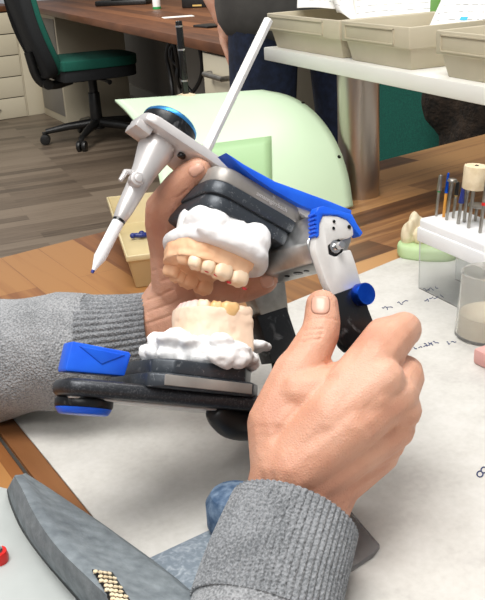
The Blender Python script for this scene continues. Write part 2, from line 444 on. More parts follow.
bm = BM(); box(bm, (-.02, -.0615, .008), (.03, -.06, .016)); ob('tag', bm, 'yellow_tag', t, rotz(-.3, q))
q = on_far(209, 27); bm = BM(); box(bm, (-.04, -.06, 0), (.04, .06, .009), .003)
tag(ob('mobile_phone', bm, 'black_plastic', None, rotz(.5, q)), 'flat dark phone lying on the near end of the far desk', 'phone')

# ------------------------------------------------------------------ office chairs
def chair(loc, rz, label):
    T = rotz(rz, loc); t = thing('office_chair', loc, label, 'chair', 'green and black office chairs')
    bm = BM(); cyl(bm, (0, 0, .09), (0, 0, .28), .036, .034, 20, .004); cyl(bm, (0, 0, .27), (0, 0, .38), .026, .026, 16); ob('gas_column', bm, 'black_plastic', t, T)
    bm = BM(); lathe(bm, [(0, .07), (.045, .07), (.045, .12), (.03, .13), (0, .13)], 20)
    for k in range(5):
        a = 2*PI*k/5+.35; c, s = math.cos(a), math.sin(a)
        tube(bm, [(c*.03, s*.03, .105), (c*.17, s*.17, .095), (c*.30, s*.30, .075)], [.026, .022, .016], 10)
    ob('star_base', bm, 'black_plastic', t, T)
    for k in range(5):
        a = 2*PI*k/5+.35; c, s = math.cos(a), math.sin(a); bm = BM()
        for sd in (-.016, .016):
            o = Vector((c*.31-s*sd, s*.31+c*sd, .03)); d = Vector((-s, c, 0))*.011
            cyl(bm, o-d, o+d, .03, .03, 18, .004)
        box(bm, (c*.31-.012, s*.31-.012, .04), (c*.31+.012, s*.31+.012, .075), .003)
        ob('castor', bm, 'black_plastic', t, T)
    bm = BM(); box(bm, (-.13, -.08, .355), (.1, .08, .39), .01); tube(bm, [(.0, -.08, .37), (.02, -.2, .365), (.03, -.25, .36)], [.008, .008, .014], 10)
    ob('tilt_mechanism', bm, 'black_plastic', t, T)
    # seat: black underside shell and green cushion
    def seat(z0, z1, k, name, m):
        pl = chaikin([(-.23*k, -.2*k, 0), (-.2*k, -.235*k, 0), (.16*k, -.225*k, 0), (.24*k, -.16*k, 0), (.25*k, 0, 0), (.24*k, .16*k, 0), (.16*k, .225*k, 0), (-.2*k, .235*k, 0), (-.23*k, .2*k, 0)], 2, True)
        bm = BM(); prism(bm, [(p.x, p.y) for p in pl], z0, z1, 'z', min(.02, (z1-z0)*.45), seg=3); return ob(name, bm, m, t, T)
    seat(.375, .44, .97, 'seat_shell', 'black_fabric'); seat(.437, .49, 1.0, 'seat_cushion', 'green_fabric')
    # backrest, reclined
    R = T @ Matrix.Translation((-.235, 0, .40)) @ Matrix.Rotation(math.radians(-15), 4, 'Y')
    def back(x0, x1, name, m, k=1):
        pl = chaikin([(-.17*k, .03), (-.2*k, .12), (-.21*k, .30), (-.19*k, .52), (-.12*k, .60), (.12*k, .60), (.19*k, .52), (.21*k, .30), (.2*k, .12), (.17*k, .03), (.1*k, 0), (-.1*k, 0)], 2, True) if False else None
        pts = [Vector((a*k, b, 0)) for a, b in [(-.14, 0), (-.20, .06), (-.23, .25), (-.22, .54), (-.13, .66), (.13, .66), (.22, .54), (.23, .25), (.20, .06), (.14, 0)]]
        pl = chaikin(pts, 2, True); bm = BM()
        prism(bm, [(p.x, p.y) for p in pl], x0, x1, 'x', min(.018, (x1-x0)*.45), seg=3)
        for v in bm.verts: v.co.x += .045*math.sin(max(0, min(1, v.co.z/.58))*PI)*-1 + .9*v.co.y**2
        return ob(name, bm, m, t, R)
    back(-.06, .0, 'back_shell', 'black_fabric'); back(-.004, .030, 'back_cushion', 'green_fabric', .99)
    bm = BM(); tube(bm, chaikin([(-.12, 0, .365), (-.24, 0, .34), (-.32, 0, .38), (-.345, 0, .54)], 2), .026, 10); cyl(bm, (-.27, -.06, .36), (-.27, .06, .36), .03, .03, 14)
    ob('back_bracket', bm, 'black_plastic', t, T)
    return t
q = G(99, 140, 0)
ch = chair(Vector((q.x, q.y, 0)), math.radians(24), 'green and black swivel chair on five castors in front of the cream desk panel')
q = P(410, 120, 1.95)
ch2 = copy_tree(ch, (q.x-.26, q.y-.15, .0), math.radians(-176))
ch2['label'] = 'green chair back seen behind the steel shelf post, below the white shelf'
# dark coat over it
q = P(466, 112, 1.72); bm = BM()
for k in range(26):
    ra = random.Random(k); ball(bm, (ra.uniform(-.03, .16), ra.uniform(-.05, .05), ra.uniform(-.20, .14)), (ra.uniform(.05, .08), ra.uniform(.04, .06), ra.uniform(.07, .1)), 2)
o = ob('dark_coat', bm, 'fur', None, Matrix.Translation(q))
tag(o, 'dark brown shaggy coat hanging right of the green chair, below the white shelf', 'coat')
mods(o, ('REMESH', dict(mode='VOXEL', voxel_size=.012)), ('SMOOTH', dict(iterations=4, factor=.5)))
# added dark block that keeps the background behind the chair black
q = G(380, 60, 0)
dko = eC + e_*.62 - nf*.26
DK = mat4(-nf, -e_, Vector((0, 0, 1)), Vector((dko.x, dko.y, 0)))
t = thing('dark_backdrop', DK @ Vector((.6, .2, 0)), 'added dark cupboard in the shade behind the green chair and the standing person', 'backdrop')
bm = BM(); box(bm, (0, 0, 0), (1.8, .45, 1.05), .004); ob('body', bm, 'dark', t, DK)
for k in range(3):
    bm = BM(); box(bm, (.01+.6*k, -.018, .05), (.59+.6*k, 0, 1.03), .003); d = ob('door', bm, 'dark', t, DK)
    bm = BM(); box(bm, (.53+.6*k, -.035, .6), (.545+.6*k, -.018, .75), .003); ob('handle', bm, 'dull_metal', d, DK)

# ------------------------------------------------------------------ skeleton skinning
def skinned(verts, edges, radii, name, m, parent, sub=2, root=0):
    me = bpy.data.meshes.new(name); me.from_pydata([tuple(v) for v in verts], edges, []); me.update()
    o = bpy.data.objects.new(name, me); C.objects.link(o)
    md = o.modifiers.new('skin', 'SKIN'); md.use_smooth_shade = True
    for i, sv in enumerate(me.skin_vertices[0].data):
        r = radii[i]; sv.radius = (r, r) if not hasattr(r, '__len__') else r; sv.use_root = (i == root)
    s = o.modifiers.new('sub', 'SUBSURF'); s.levels = sub
    dg = bpy.context.evaluated_depsgraph_get(); dg.update()
    nm = bpy.data.meshes.new_from_object(o.evaluated_get(dg)); o.modifiers.clear(); o.data = nm; bpy.data.meshes.remove(me)
    nm.materials.clear(); nm.materials.append(M[m]); nm.shade_smooth()
    if parent: o.parent = parent; o.matrix_parent_inverse = parent_world(parent).inverted()
    return o

# ------------------------------------------------------------------ standing person behind
pb = P(303, 60, 2.3); bx, by = pb.x, pb.y
pt = thing('person', (bx, by, 0), 'person in dark grey shirt and blue jeans standing at the far desk', 'person')
ang_ = math.radians(15)
def B(x, y, z):  # x right, y away
    return Vector((bx + x*math.cos(ang_) - y*math.sin(ang_), by + x*math.sin(ang_) + y*math.cos(ang_), z))
hand = P(221, 14, 2.36); elb = P(198, -40, 2.38)
V = [B(0, 0, .93), B(0, 0, 1.12), B(0, .02, 1.32), B(0, .02, 1.45), B(0, 0, 1.52), B(0, -.01, 1.60), B(0, -.01, 1.70),
     B(-.19, .02, 1.40), elb, hand, B(.19, .02, 1.40), B(.25, .0, 1.14), B(.24, -.1, .92),
     B(-.10, 0, .88), B(-.12, -.01, .48), B(-.13, .02, .09), B(-.14, -.13, .04),
     B(.10, 0, .88), B(.12, -.01, .48), B(.13, .02, .09), B(.14, -.13, .04)]
E_ = [(0, 1), (1, 2), (2, 3), (3, 4), (4, 5), (5, 6), (2, 7), (7, 8), (8, 9), (2, 10), (10, 11), (11, 12), (0, 13), (13, 14), (14, 15), (15, 16), (0, 17), (17, 18), (18, 19), (19, 20)]
Rr = [.13, .13, .14, .07, .05, .075, .08, .06, .042, .026, .06, .042, .028, .09, .055, .036, .03, .09, .055, .036, .03]
# fingers
hd = (hand-elb).normalized()
for base_i, hp_, dr in ((9, hand, hd), (12, V[12], (V[12]-V[11]).normalized())):
    sx = frame_of(dr)[0]
    kn = len(V); V.append(hp_+dr*.06); E_.append((base_i, kn)); Rr.append(.028)
    for k, (off, ln) in enumerate(((-.03, .065), (-.01, .08), (.01, .075), (.03, .06))):
        a = len(V); V.append(hp_+dr*.09+sx*off); V.append(hp_+dr*(.09+ln)+sx*off*1.2); E_ += [(kn, a), (a, a+1)]; Rr += [.009, .007]
    a = len(V); V.append(hp_+dr*.04+sx*.045); V.append(hp_+dr*.08+sx*.06); E_ += [(kn, a), (a, a+1)]; Rr += [.011, .008]
skinned(V, E_, Rr, 'body', 'skin', pt)
sv = [B(0, 0, .765), B(0, 0, .93), B(0, 0, 1.15), B(0, .02, 1.33), B(0, .02, 1.44), B(-.19, .02, 1.40), B(-.23, .03, 1.22), B(.19, .02, 1.40), B(.25, .0, 1.14)]
skinned(sv, [(0, 1), (1, 2), (2, 3), (3, 4), (3, 5), (5, 6), (3, 7), (7, 8)], [(.25, .19), (.235, .18), (.21, .16), (.19, .14), .08, .085, .07, .085, .07], 'shirt', 'shirt', pt)
jv = [B(0, 0, .93), B(-.105, 0, .84), B(-.12, -.01, .48), B(-.13, .01, .10), B(.105, 0, .84), B(.12, -.01, .48), B(.13, .01, .10)]
skinned(jv, [(0, 1), (1, 2), (2, 3), (0, 4), (4, 5), (5, 6)], [.12, .105, .08, .06, .105, .08, .06], 'jeans', 'jeans', pt)
bm = BM(); ball(bm, B(0, .015, 1.70), (.088, .10, .11), 3); ob('hair', bm, 'hair', pt)
for s in (-1, 1):
    bm = BM(); tube(bm, [B(.13*s, .06, .04), B(.135*s, -.05, .045), B(.14*s, -.18, .035)], [.042, .048, .035], 14); ob('shoe', bm, 'black_plastic', pt)

# ------------------------------------------------------------------ workbench
db0, db1 = G(0, 258), G(485, 134)
ex = (db1-db0); ex.z = 0; ex.normalize(); ey = Vector((-ex.y, ex.x, 0))
s0, s1 = G(93, 518), G(38, 450); sdir = (s1-s0).normalized()            # along the mat's left edge, away from us
def line_x(p, d, q, f):
    A_ = np.array([[d.x, -f.x], [d.y, -f.y]]); k = np.linalg.solve(A_, [q.x-p.x, q.y-p.y]); return p+d*k[0]
far_seam = line_x(G(300, 250), sdir, db0, ex)
near_seam = far_seam - sdir*1.5
LEFT_END = db0 - ex*.9
WB = mat4(ex, ey, Vector((0, 0, 1)), Vector((db0.x, db0.y, 0)))
t = thing('workbench', (0, .5, 0), 'brown butcher-block workbench top carrying the whole dental work area', 'workbench')
WL = mat4(sdir, Vector((-sdir.y, sdir.x, 0)), Vector((0, 0, 1)), Vector((far_seam.x, far_seam.y, 0)))
def wpoly(name, pts, z0, z1, m, fr_, parent, bv=.002):
    fi = fr_.inverted(); bm = BM(); prism(bm, [((fi @ Vector((p.x, p.y, 0))).x, (fi @ Vector((p.x, p.y, 0))).y) for p in pts], z0, z1, 'z', bv)
    return ob(name, bm, m, parent, fr_)
wpoly('worktop', [far_seam, LEFT_END, LEFT_END-sdir*1.5, near_seam], DESK-.04, DESK, 'desk_near', WL, t, .0006)
RIGHT_END = db0 + ex*1.7
wpoly('worktop', [far_seam, near_seam, RIGHT_END-ey*1.1, RIGHT_END], DESK-.04, DESK, 'desk_far', WB, t, .0006)
for p in (LEFT_END+ex*.2-ey*.1, RIGHT_END-ex*.1-ey*.1, LEFT_END-sdir*1.4+ex*.2, RIGHT_END-ey*1.0-ex*.1):
    bm = BM(); box(bm, (p.x-.03, p.y-.03, 0), (p.x+.03, p.y+.03, DESK-.041), .003); ob('leg', bm, 'dull_metal', t)
# strip along the mat edge
corner = G(12, 418); nside = Vector((sdir.y, -sdir.x, 0))
if nside.dot(Vector((1, 0, 0))) < 0: nside = -nside
SM = mat4(sdir, nside, Vector((0, 0, 1)), Vector((corner.x, corner.y, 0)))
bm = BM(); box(bm, (-.9, -.014, DESK-.001), (.0, -.001, DESK+.0022), .0008); ob('edge_strip', bm, 'strip', t, SM)
bm = BM(); box(bm, (-.9, -.0165, DESK-.001), (.0, -.0145, DESK+.0006)); ob('groove', bm, 'gap', t, SM)

# mat
be0, be1 = G(284, 309), G(420, 253); bd_ = (be1-be0).normalized()
mr = corner + bd_*1.1
t = thing('work_mat', (.1, .5, DESK), 'large stained white sheet covering the workbench under the tools', 'mat')
wpoly('sheet', [corner, corner-sdir*.75, mr-sdir*.75, mr], DESK+.0004, DESK+.0016, 'mat', WB, t, 0)
zz = DESK+.0019
def scrib(px, py, s, seed):
    bm = BM(); ra = random.Random(seed); x = px
    for _ in range(ra.randint(2, 4)):
        k = ra.randint(3, 5); pts = []
        for j in range(k): pts.append(G(x+j*s*.5+ra.uniform(-1, 1)*s*.25, py+ra.uniform(-1, 1)*s*.55 - (x-px)*.25, zz))
        tube(bm, chaikin(pts, 1), .00035, 5); x += s*ra.uniform(1.2, 2.4)
    ob('pen_note', bm, 'blue_ink', t)
for a in ((376, 324, 3, 1), (391, 319, 3, 2), (382, 308, 3, 3), (398, 303, 3, 4), (424, 300, 3, 5), (414, 348, 3, 6), (424, 345, 3, 7), (446, 343, 3, 8), (424, 290, 3, 9)): scrib(*a)
for (cx_, cy_) in ((480, 474), (484, 470)):
    bm = BM(); tube(bm, [G(cx_+3*math.cos(a), cy_+3*math.sin(a), zz) for a in np.linspace(0, 2*PI, 12)], .0004, 5); ob('pen_note', bm, 'blue_ink', t)

# ------------------------------------------------------------------ shelf on steel post
lb = G(359, 195); ltop_z = None
zc = [G(357, 79, z) for z in np.linspace(.8, 1.0, 81)]
best = min(zc, key=lambda p: abs((Vector((p.x, p.y, 0))-Vector((lb.x, lb.y, 0))).length-.022) )
SZ = P(357, 79, (lb-CAM).dot(fwd)-.105).z                                                            # underside of shelf
f0, f1 = G(264, 60, SZ), G(485, 106, SZ)
sx_ = (f1-f0).normalized(); sy_ = Vector((-sx_.y, sx_.x, 0))
SH = mat4(sx_, sy_, Vector((0, 0, 1)), Vector((f0.x, f0.y, SZ)))
pf = SH.inverted() @ Vector((lb.x, lb.y, 0))
t = thing('bench_shelf', (lb.x, lb.y, DESK), 'white raised shelf on a brushed steel post at the back of the workbench', 'shelf')
SLEN = .62; TH = .0165
bm = BM(); box(bm, (0, 0, 0), (SLEN, .24, TH), .0015); ob('shelf_board', bm, 'shelf', t, SH)
bm = BM(); cyl(bm, (lb.x, lb.y, DESK), (lb.x, lb.y, SZ), .0245, .0245, 40); ob('post', bm, 'steel', t)
bm = BM(); q = SH @ Vector((SLEN-.06, pf.y, 0)); cyl(bm, (q.x, q.y, DESK), (q.x, q.y, SZ), .0245, .0245, 40); ob('post', bm, 'steel', t)

def sx_of(px, py, z):
    q = SH.inverted() @ G(px, py, z); return q
TOPZ = SZ+TH
# trays
def tray(x0, x1, label, yo=.004):
    W_ = x1-x0; D_ = .165; H_ = .043
    mx = SH @ Matrix.Translation((x0, yo, TH))
    t = thing('storage_tray', mx @ Vector((W_/2, D_/2, 0)), label, 'tray', 'beige trays on the white shelf')
    tp = .009; wl = .002
    def ringp(i, z, k): return [(i+k, i+k, z), (W_-i-k, i+k, z), (W_-i-k, D_-i-k, z), (i+k, D_-i-k, z)]
    loops = [ringp(tp, 0, 0), ringp(tp*.45, H_*.5, 0), ringp(tp*.4, H_*.5, -.0035), ringp(0, H_, 0), ringp(0, H_, .0022), ringp(tp*.4, H_*.5, .003), ringp(tp, .002, .002)]
    bm = BM(); V = [[bm.verts.new(p) for p in l] for l in loops]
    for a, b in zip(V, V[1:]):
        for k in range(4): bm.faces.new((a[k], a[(k+1) % 4], b[(k+1) % 4], b[k]))
    bm.faces.new(V[0][::-1]); bm.faces.new(V[-1]); bmesh.ops.recalc_face_normals(bm, faces=bm.faces); bev(bm, .0015, 2)
    ob('body', bm, 'bin', t, mx, 50)
    # label frame on the lip
    bm = BM(); a, b = .008, W_*.80
    for (u0, v0, u1, v1) in ((a, H_*.56, b, H_*.59), (a, H_*.90, b, H_*.93), (a, H_*.56, a+.0015, H_*.93), (b-.0015, H_*.56, b, H_*.93)):
        box(bm, (u0, -.0012, v0), (u1, .003, v1))
    ob('label_holder', bm, 'bin', t, mx)
    return t, mx, W_, D_
xs = [sx_of(268, 49, TOPZ).x, sx_of(333, 61, TOPZ).x, sx_of(350, 60, TOPZ).x, sx_of(430, 70, TOPZ).x, sx_of(446, 75, TOPZ).x]
trA = tray(xs[0]-.019, xs[1]-.003, 'leftmost of the beige trays on the white shelf')
trB = tray(xs[2]-.005, xs[3]-.003, 'middle of the beige trays on the white shelf')
trC = tray(xs[4]+.002, xs[4]+.11, 'rightmost beige tray on the white shelf, cut by the photo edge')
# papers
def paper(pts4, label, m='paper', sag=.004, lines=True, marks=None):
    a, b, c, d = [Vector(p) for p in pts4]; n_ = 14; nrm_ = (b-a).cross(d-a).normalized()
    def S(u, v):
        p = a*(1-u)*(1-v)+b*u*(1-v)+c*u*v+d*(1-u)*v; return p + nrm_*(math.sin(u*5)*sag*.3 + math.sin(v*3)*sag)
    t = thing('paper_sheet', (a+b)/2, label, 'paper')
    bm = BM(); grid(bm, [[S(i/n_, j/n_) for i in range(n_+1)] for j in range(n_+1)])
    o = ob('sheet', bm, m, t); mods(o, ('SOLIDIFY', dict(thickness=.0004, offset=0)))
    if lines:
        bm = BM(); ra = random.Random(label)
        for j in range(9):
            v = .1+.09*j; u0 = .06; 
            while u0 < .9:
                L_ = ra.uniform(.03, .13); du = min(.94, u0+L_)
                q = [S(u0, v), S(du, v)]; up = (S(u0, v+.01)-S(u0, v)).normalized()*.0008
                off = -nrm_*.0005 if (nrm_.dot(a-CAM) > 0) else nrm_*.0005
                v4 = [bm.verts.new(x) for x in (q[0]+off, q[1]+off, q[1]+off+up, q[0]+off+up)]; bm.faces.new(v4); u0 = du+ra.uniform(.02, .1)
        ob('printed_lines', bm, 'ink', t)
    if marks:
        for (u0, u1, v0, v1, mm) in marks:
            bm = BM(); off = -nrm_*.0007 if (nrm_.dot(a-CAM) > 0) else nrm_*.0007
            bm.faces.new([bm.verts.new(S(u, v)+off) for u, v in ((u0, v0), (u1, v0), (u1, v1), (u0, v1))]); ob('mark', bm, mm, t)
    return t
# sheet lying across the first two trays
def SP(x, y, z): return SH @ Vector((x, y, z))
za = TH+.041
paper([P(297, 8, 1.15), P(352, 9, 1.12), P(340, -45, 1.3), P(300, -40, 1.3)], 'white printed sheet standing behind the leftmost beige tray', sag=.004)
paper([P(337, 13, 1.10), P(356, 21, 1.05), P(352, -30, 1.2), P(328, -30, 1.22)], 'curled white sheet leaning between the left and middle beige trays', sag=.012)
paper([P(352, 22, 1.10), P(440, 14, 1.06), P(446, -40, 1.2), P(352, -40, 1.24)], 'white printed form standing at the back of the middle beige tray', sag=.003)
paper([P(427, 31, .99), P(486, 27, .965), P(520, -40, 1.1), P(464, -40, 1.1)], 'white chart sheet with a blue mark leaning out of the middle tray', sag=.004, marks=[(.50, .62, .09, .13, 'cyan'), (.22, .7, .46, .47, 'ink'), (.22, .7, .60, .61, 'ink')])
bm = BM(); hexa(bm, [P(430, 14, 1.05), P(440, 14, 1.05), P(440, 14, 1.058), P(430, 14, 1.058)], [P(431, -30, 1.05), P(442, -30, 1.05), P(442, -30, 1.058), P(431, -30, 1.058)], .001)
tag(ob('green_card', bm, 'leaf_green'), 'narrow green card standing behind the middle beige tray', 'card')

# ------------------------------------------------------------------ dust hood (mint)
Lp = [(115, 102, 1.075), (128, 114, 1.03), (146, 138, .985), (158, 172, .955), (165, 212, .942), (167, 250, .938)]
Rp = [(262, 92, 1.15), (290, 97, 1.12), (314, 112, 1.085), (334, 138, 1.06), (347, 172, 1.043), (352, 207, 1.036)]
Lc = chaikin([P(*p) for p in Lp], 2); Rc = chaikin([P(*p) for p in Rp], 2)
t = thing('dust_hood', (Lc[-1]+Rc[-1])/2*1.0, 'curved mint green plastic hood standing on the bench behind the hands', 'hood')
rows = [[a.lerp(b, k/20) for k in range(21)] for a, b in zip(Lc, Rc)]
bm = BM(); grid(bm, rows); o = ob('shell', bm, 'mint', t, smooth=60); mods(o, ('SOLIDIFY', dict(thickness=.003, offset=-1)))
bv_ = BVHTree.FromPolygons([v.co.copy() for v in o.data.vertices], [tuple(p.vertices) for p in o.data.polygons])
def hit(bv, px, py):
    l, n_, i, d = bv.ray_cast(CAM, ray(px, py).normalized()); return l, n_
for (px, py) in ((303, 103), (339, 157)):
    l, n_ = hit(bv_, px, py)
    if l:
        if n_.dot(ray(px, py)) > 0: n_ = -n_
        bm = BM(); cyl(bm, l-n_*.001, l+n_*.0008, .0021, .0021, 14); ob('screw', bm, 'rod_black', t)
def patch(bv, quad, nu, nv, off, th=.0008):
    rows = []
    for j in range(nv+1):
        r = []
        for i in range(nu+1):
            u, v = i/nu, j/nv
            a, b, c, d = quad
            x = a[0]*(1-u)*(1-v)+b[0]*u*(1-v)+c[0]*u*v+d[0]*(1-u)*v; y = a[1]*(1-u)*(1-v)+b[1]*u*(1-v)+c[1]*u*v+d[1]*(1-u)*v
            l, n_ = hit(bv, x, y)
            if l is None: return None
            if n_.dot(ray(x, y)) > 0: n_ = -n_
            r.append(l+n_*off)
        rows.append(r)
    bm = BM(); grid(bm, rows); return bm
pb_ = patch(bv_, ((200, 146), (271, 137), (272, 205), (205, 214)), 8, 8, .0012)
if pb_:
    o = ob('window', pb_, 'mint_shaded', t, label='window panel, weaker light put into its darker green'); mods(o, ('SOLIDIFY', dict(thickness=.001, offset=0)))
rp = P(186, 95, 1.112); rt = P(184, 25, 1.18)
bm = BM(); lathe(bm, [(0, 0), (.012, 0), (.012, .004), (.006, .006), (0, .006)], 20); ob('rod_socket', bm, 'felt', t, Matrix.Translation(rp-Vector((0, 0, .004))))
bm = BM(); rb = rp; rtop = Vector((rp.x-.002, rp.y, rp.z+.088))
cyl(bm, rb, rtop, .0042, .0042, 14, .001); ob('rod', bm, 'rod_black', t)
for k in (.2, .62, .93):
    bm = BM(); q = rb.lerp(rtop, k); cyl(bm, q-Vector((0, 0, .001)), q+Vector((0, 0, .001)), .0047, .0047, 14); ob('rod_ring', bm, 'chrome', t)

# ------------------------------------------------------------------ small yellow tray on bench
zr = DESK+.034
a0 = G(127, 256, zr); a1 = G(107, 197, zr); bl = (a1-a0); L_ = bl.length; by_ = bl.normalized(); bx_ = Vector((by_.y, -by_.x, 0))
YB = mat4(bx_, by_, Vector((0, 0, 1)), Vector((a0.x, a0.y, DESK)))
t = thing('small_tray', YB @ Vector((.03, L_/2, 0)), 'pale yellow open plastic tray on the bench behind the left hand', 'tray')
W_, H_ = .062, .034
def rp_(x0, y0, x1, y1, z): return [(x0, y0, z), (x1, y0, z), (x1, y1, z), (x0, y1, z)]
loops = [rp_(.0058, .0058, W_-.0058, L_-.0058, 0), rp_(.001, .001, W_-.001, L_-.001, H_-.006), rp_(-.001, -.001, W_+.001, L_+.001, H_-.006), rp_(-.001, -.001, W_+.001, L_+.001, H_), rp_(.001, .001, W_-.001, L_-.001, H_), rp_(.0072, .0072, W_-.0072, L_-.0072, .0022)]
bm = BM(); V = [[bm.verts.new(p) for p in l] for l in loops]
for a, b in zip(V, V[1:]):
    for k in range(4): bm.faces.new((a[k], a[(k+1) % 4], b[(k+1) % 4], b[k]))
bm.faces.new(V[0][::-1]); bm.faces.new(V[-1]); bmesh.ops.recalc_face_normals(bm, faces=bm.faces); bev(bm, .0015, 2)
ob('body', bm, 'yellow_bin', t, YB, 50)
bm = BM(); cb = G(141, 235, DESK+.0065)
tube(bm, chaikin([cb+rgt*x*1.15+ey*y*1.2 for x, y in ((-.011, -.004), (-.006, -.001), (0, -.002), (.006, .002), (.012, .004))], 2), [.0022]*17 if False else .0027, 10)
ball(bm, cb+rgt*-.011-ey*.004, .0032); ball(bm, cb+rgt*.005+ey*.008, .0034); ball(bm, cb+rgt*.012+ey*.005, .003)
tag(ob('wax_piece', bm, 'navy'), 'small dark blue wax scrap lying in the pale yellow tray', 'wax')

# ------------------------------------------------------------------ bur stand
g0, g1 = G(418.5, 290), G(458, 310); bxx = (g1-g0).normalized(); byy = Vector((-bxx.y, bxx.x, 0))
BS = mat4(bxx, byy, Vector((0, 0, 1)), Vector((g0.x, g0.y, DESK+.0017)))
# heights found along the corner's vertical
def z_at(px, py, p):
    v = ray(px, py); s = ((p-CAM).x*v.x+(p-CAM).y*v.y)/(v.x*v.x+v.y*v.y); return CAMZ+v.z*s
zb = z_at(422.5, 240, g0); zt = z_at(425, 217, g0)
hb, ht = zb-DESK-.0017, zt-DESK-.0017
t = thing('bur_stand', BS @ Vector((.06, .02, 0)), 'white bur block on a clear acrylic stand at the right of the bench', 'stand')
LB, DB = .13, .042
bm = BM(); box(bm, (.0015, -.002, hb), (LB, DB, ht), .0025, seg=3); box(bm, (.0005, -.0035, hb), (LB+.002, DB+.002, hb+(ht-hb)*.62), .0015); ob('bur_block', bm, 'white_plastic', t, BS)
bm = BM(); box(bm, (0, 0, 0), (LB, .002, hb)); ob('front_panel', bm, 'acrylic', t, BS, label='clear acrylic panel')
bm = BM(); box(bm, (0, DB-.002, 0), (LB, DB, hb)); ob('back_panel', bm, 'acrylic', t, BS, label='clear acrylic panel')
BZ = DESK+.0017+ht
def bur(bx0, by0, tx, ty, parts, label):
    p = G(bx0, by0, BZ); L_ = max(.02, z_at(tx, ty, p)-BZ)
    tip = P(tx, ty, (p-CAM).dot(fwd)); tip = Vector((p.x+(tip.x-p.x)*.6, p.y, BZ+L_)); d = tip-p
    t = thing('dental_bur', p, label, 'bur', 'burs standing in the white block')
    for (nm, k0, k1, r0b, r1b, mm) in parts:
        bm = BM(); cyl(bm, p+d*k0, p+d*k1, r0b, r1b, 14, min(.0004, r1b*.3)); ob(nm, bm, mm, t)
sh_ = ('shank', 0, .6, .0012, .0012, 'dull_metal')
bur(436, 216, 440, 175, [sh_, ('ring', .58, .62, .0014, .0014, 'green_ring'), ('head', .62, 1, .0021, .0014, 'dull_metal')], 'leftmost slim bur with a green ring in the white block')
bur(443.5, 217, 447, 173, [('shank', 0, .55, .0013, .0013, 'orange'), ('head', .55, 1, .0017, .0009, 'blue_metal')], 'bur with an orange shank and pointed blue head, second from the left')
bur(446.5, 220, 452.5, 179, [('shank', 0, .93, .0013, .0013, 'dull_metal'), ('head', .93, 1, .0045, .0036, 'dull_metal')], 'bur with a flat mushroom head among the left group')
bur(453, 218, 457, 182, [('shank', 0, .6, .0012, .0012, 'dull_metal'), ('ring', .6, .64, .0014, .0014, 'yellow_tag'), ('head', .64, 1, .0019, .0014, 'black_plastic')], 'short bur with a yellow ring and black head')
bur(458, 224, 463, 186, [('shank', 0, .55, .0014, .0014, 'dull_metal'), ('head', .55, 1, .0025, .0012, 'navy')], 'bur with a thick navy blue head in the front row')
bur(464, 222, 467, 167, [('shank', 0, .55, .0014, .0014, 'dull_metal'), ('head', .55, 1, .0022, .0014, 'dull_metal')], 'tallest grey bur, standing just left of the beige polishing wheel')
bur(468.5, 228, 474.5, 166, [('shank', 0, .66, .0014, .0014, 'dull_metal'), ('head', .64, 1, .0095, .0098, 'felt'), ('screw', 1, 1.01, .0016, .0016, 'rod_black')], 'polishing bur with a fat beige felt cylinder')
bur(480, 233, 484.5, 180, [('shank', 0, .6, .0014, .0014, 'dull_metal'), ('ring', .52, .58, .0017, .0017, 'red_plastic'), ('head', .6, 1, .0018, .0014, 'dull_metal')], 'bur with a red ring at the right photo edge')
bur(475, 221, 478, 200, [('shank', 0, .6, .0013, .0013, 'dull_metal'), ('head', .6, .72, .0075, .0075, 'dull_metal')], 'bur with a grey disc under the beige polishing wheel')

# ------------------------------------------------------------------ small cast in green base
cc = G(427, 256)
t = thing('plaster_model', cc, 'cream tooth model in a pale green plaster base left of the bur stand', 'model')
GB = Matrix.Translation(cc) @ Matrix.Rotation(math.radians(-20), 4, 'Z') @ Matrix.Scale(1.12, 4)
bm = BM(); pl = chaikin([(-.026, -.006, 0), (-.018, -.018, 0), (.02, -.02, 0), (.03, -.004, 0), (.024, .016, 0), (-.012, .018, 0), (-.025, .01, 0)], 3, True)
prism(bm, [(p.x, p.y) for p in pl], 0, .013, 'z', .004, seg=3); o = ob('base', bm, 'cast_green', t, GB)
bm = BM()
for (x, y, z, a, b, c) in ((-.017, 0, .018, .006, .009, .012), (-.012, .004, .028, .005, .007, .011), (-.006, -.003, .018, .006, .007, .008), (-.008, .006, .024, .006, .006, .010), (.001, .006, .015, .006, .006, .006), (-.014, -.004, .026, .0035, .005, .008)):
    ball(bm, (x, y, z), (a, b, c), 2)
o = ob('model_teeth', bm, 'cast_cream', t, GB); mods(o, ('REMESH', dict(mode='VOXEL', voxel_size=.0012)), ('SMOOTH', dict(iterations=3, factor=.5)))
bm = BM(); ball(bm, (-.003, -.006, .022), (.004, .004, .005), 2); ob('die', bm, 'cast_brown', t, GB)
bm = BM(); cyl(bm, (.010, .0, .012), (.011, 0, .027), .0058, .005, 18, .001); ob('stub', bm, 'cast_cream', t, GB)

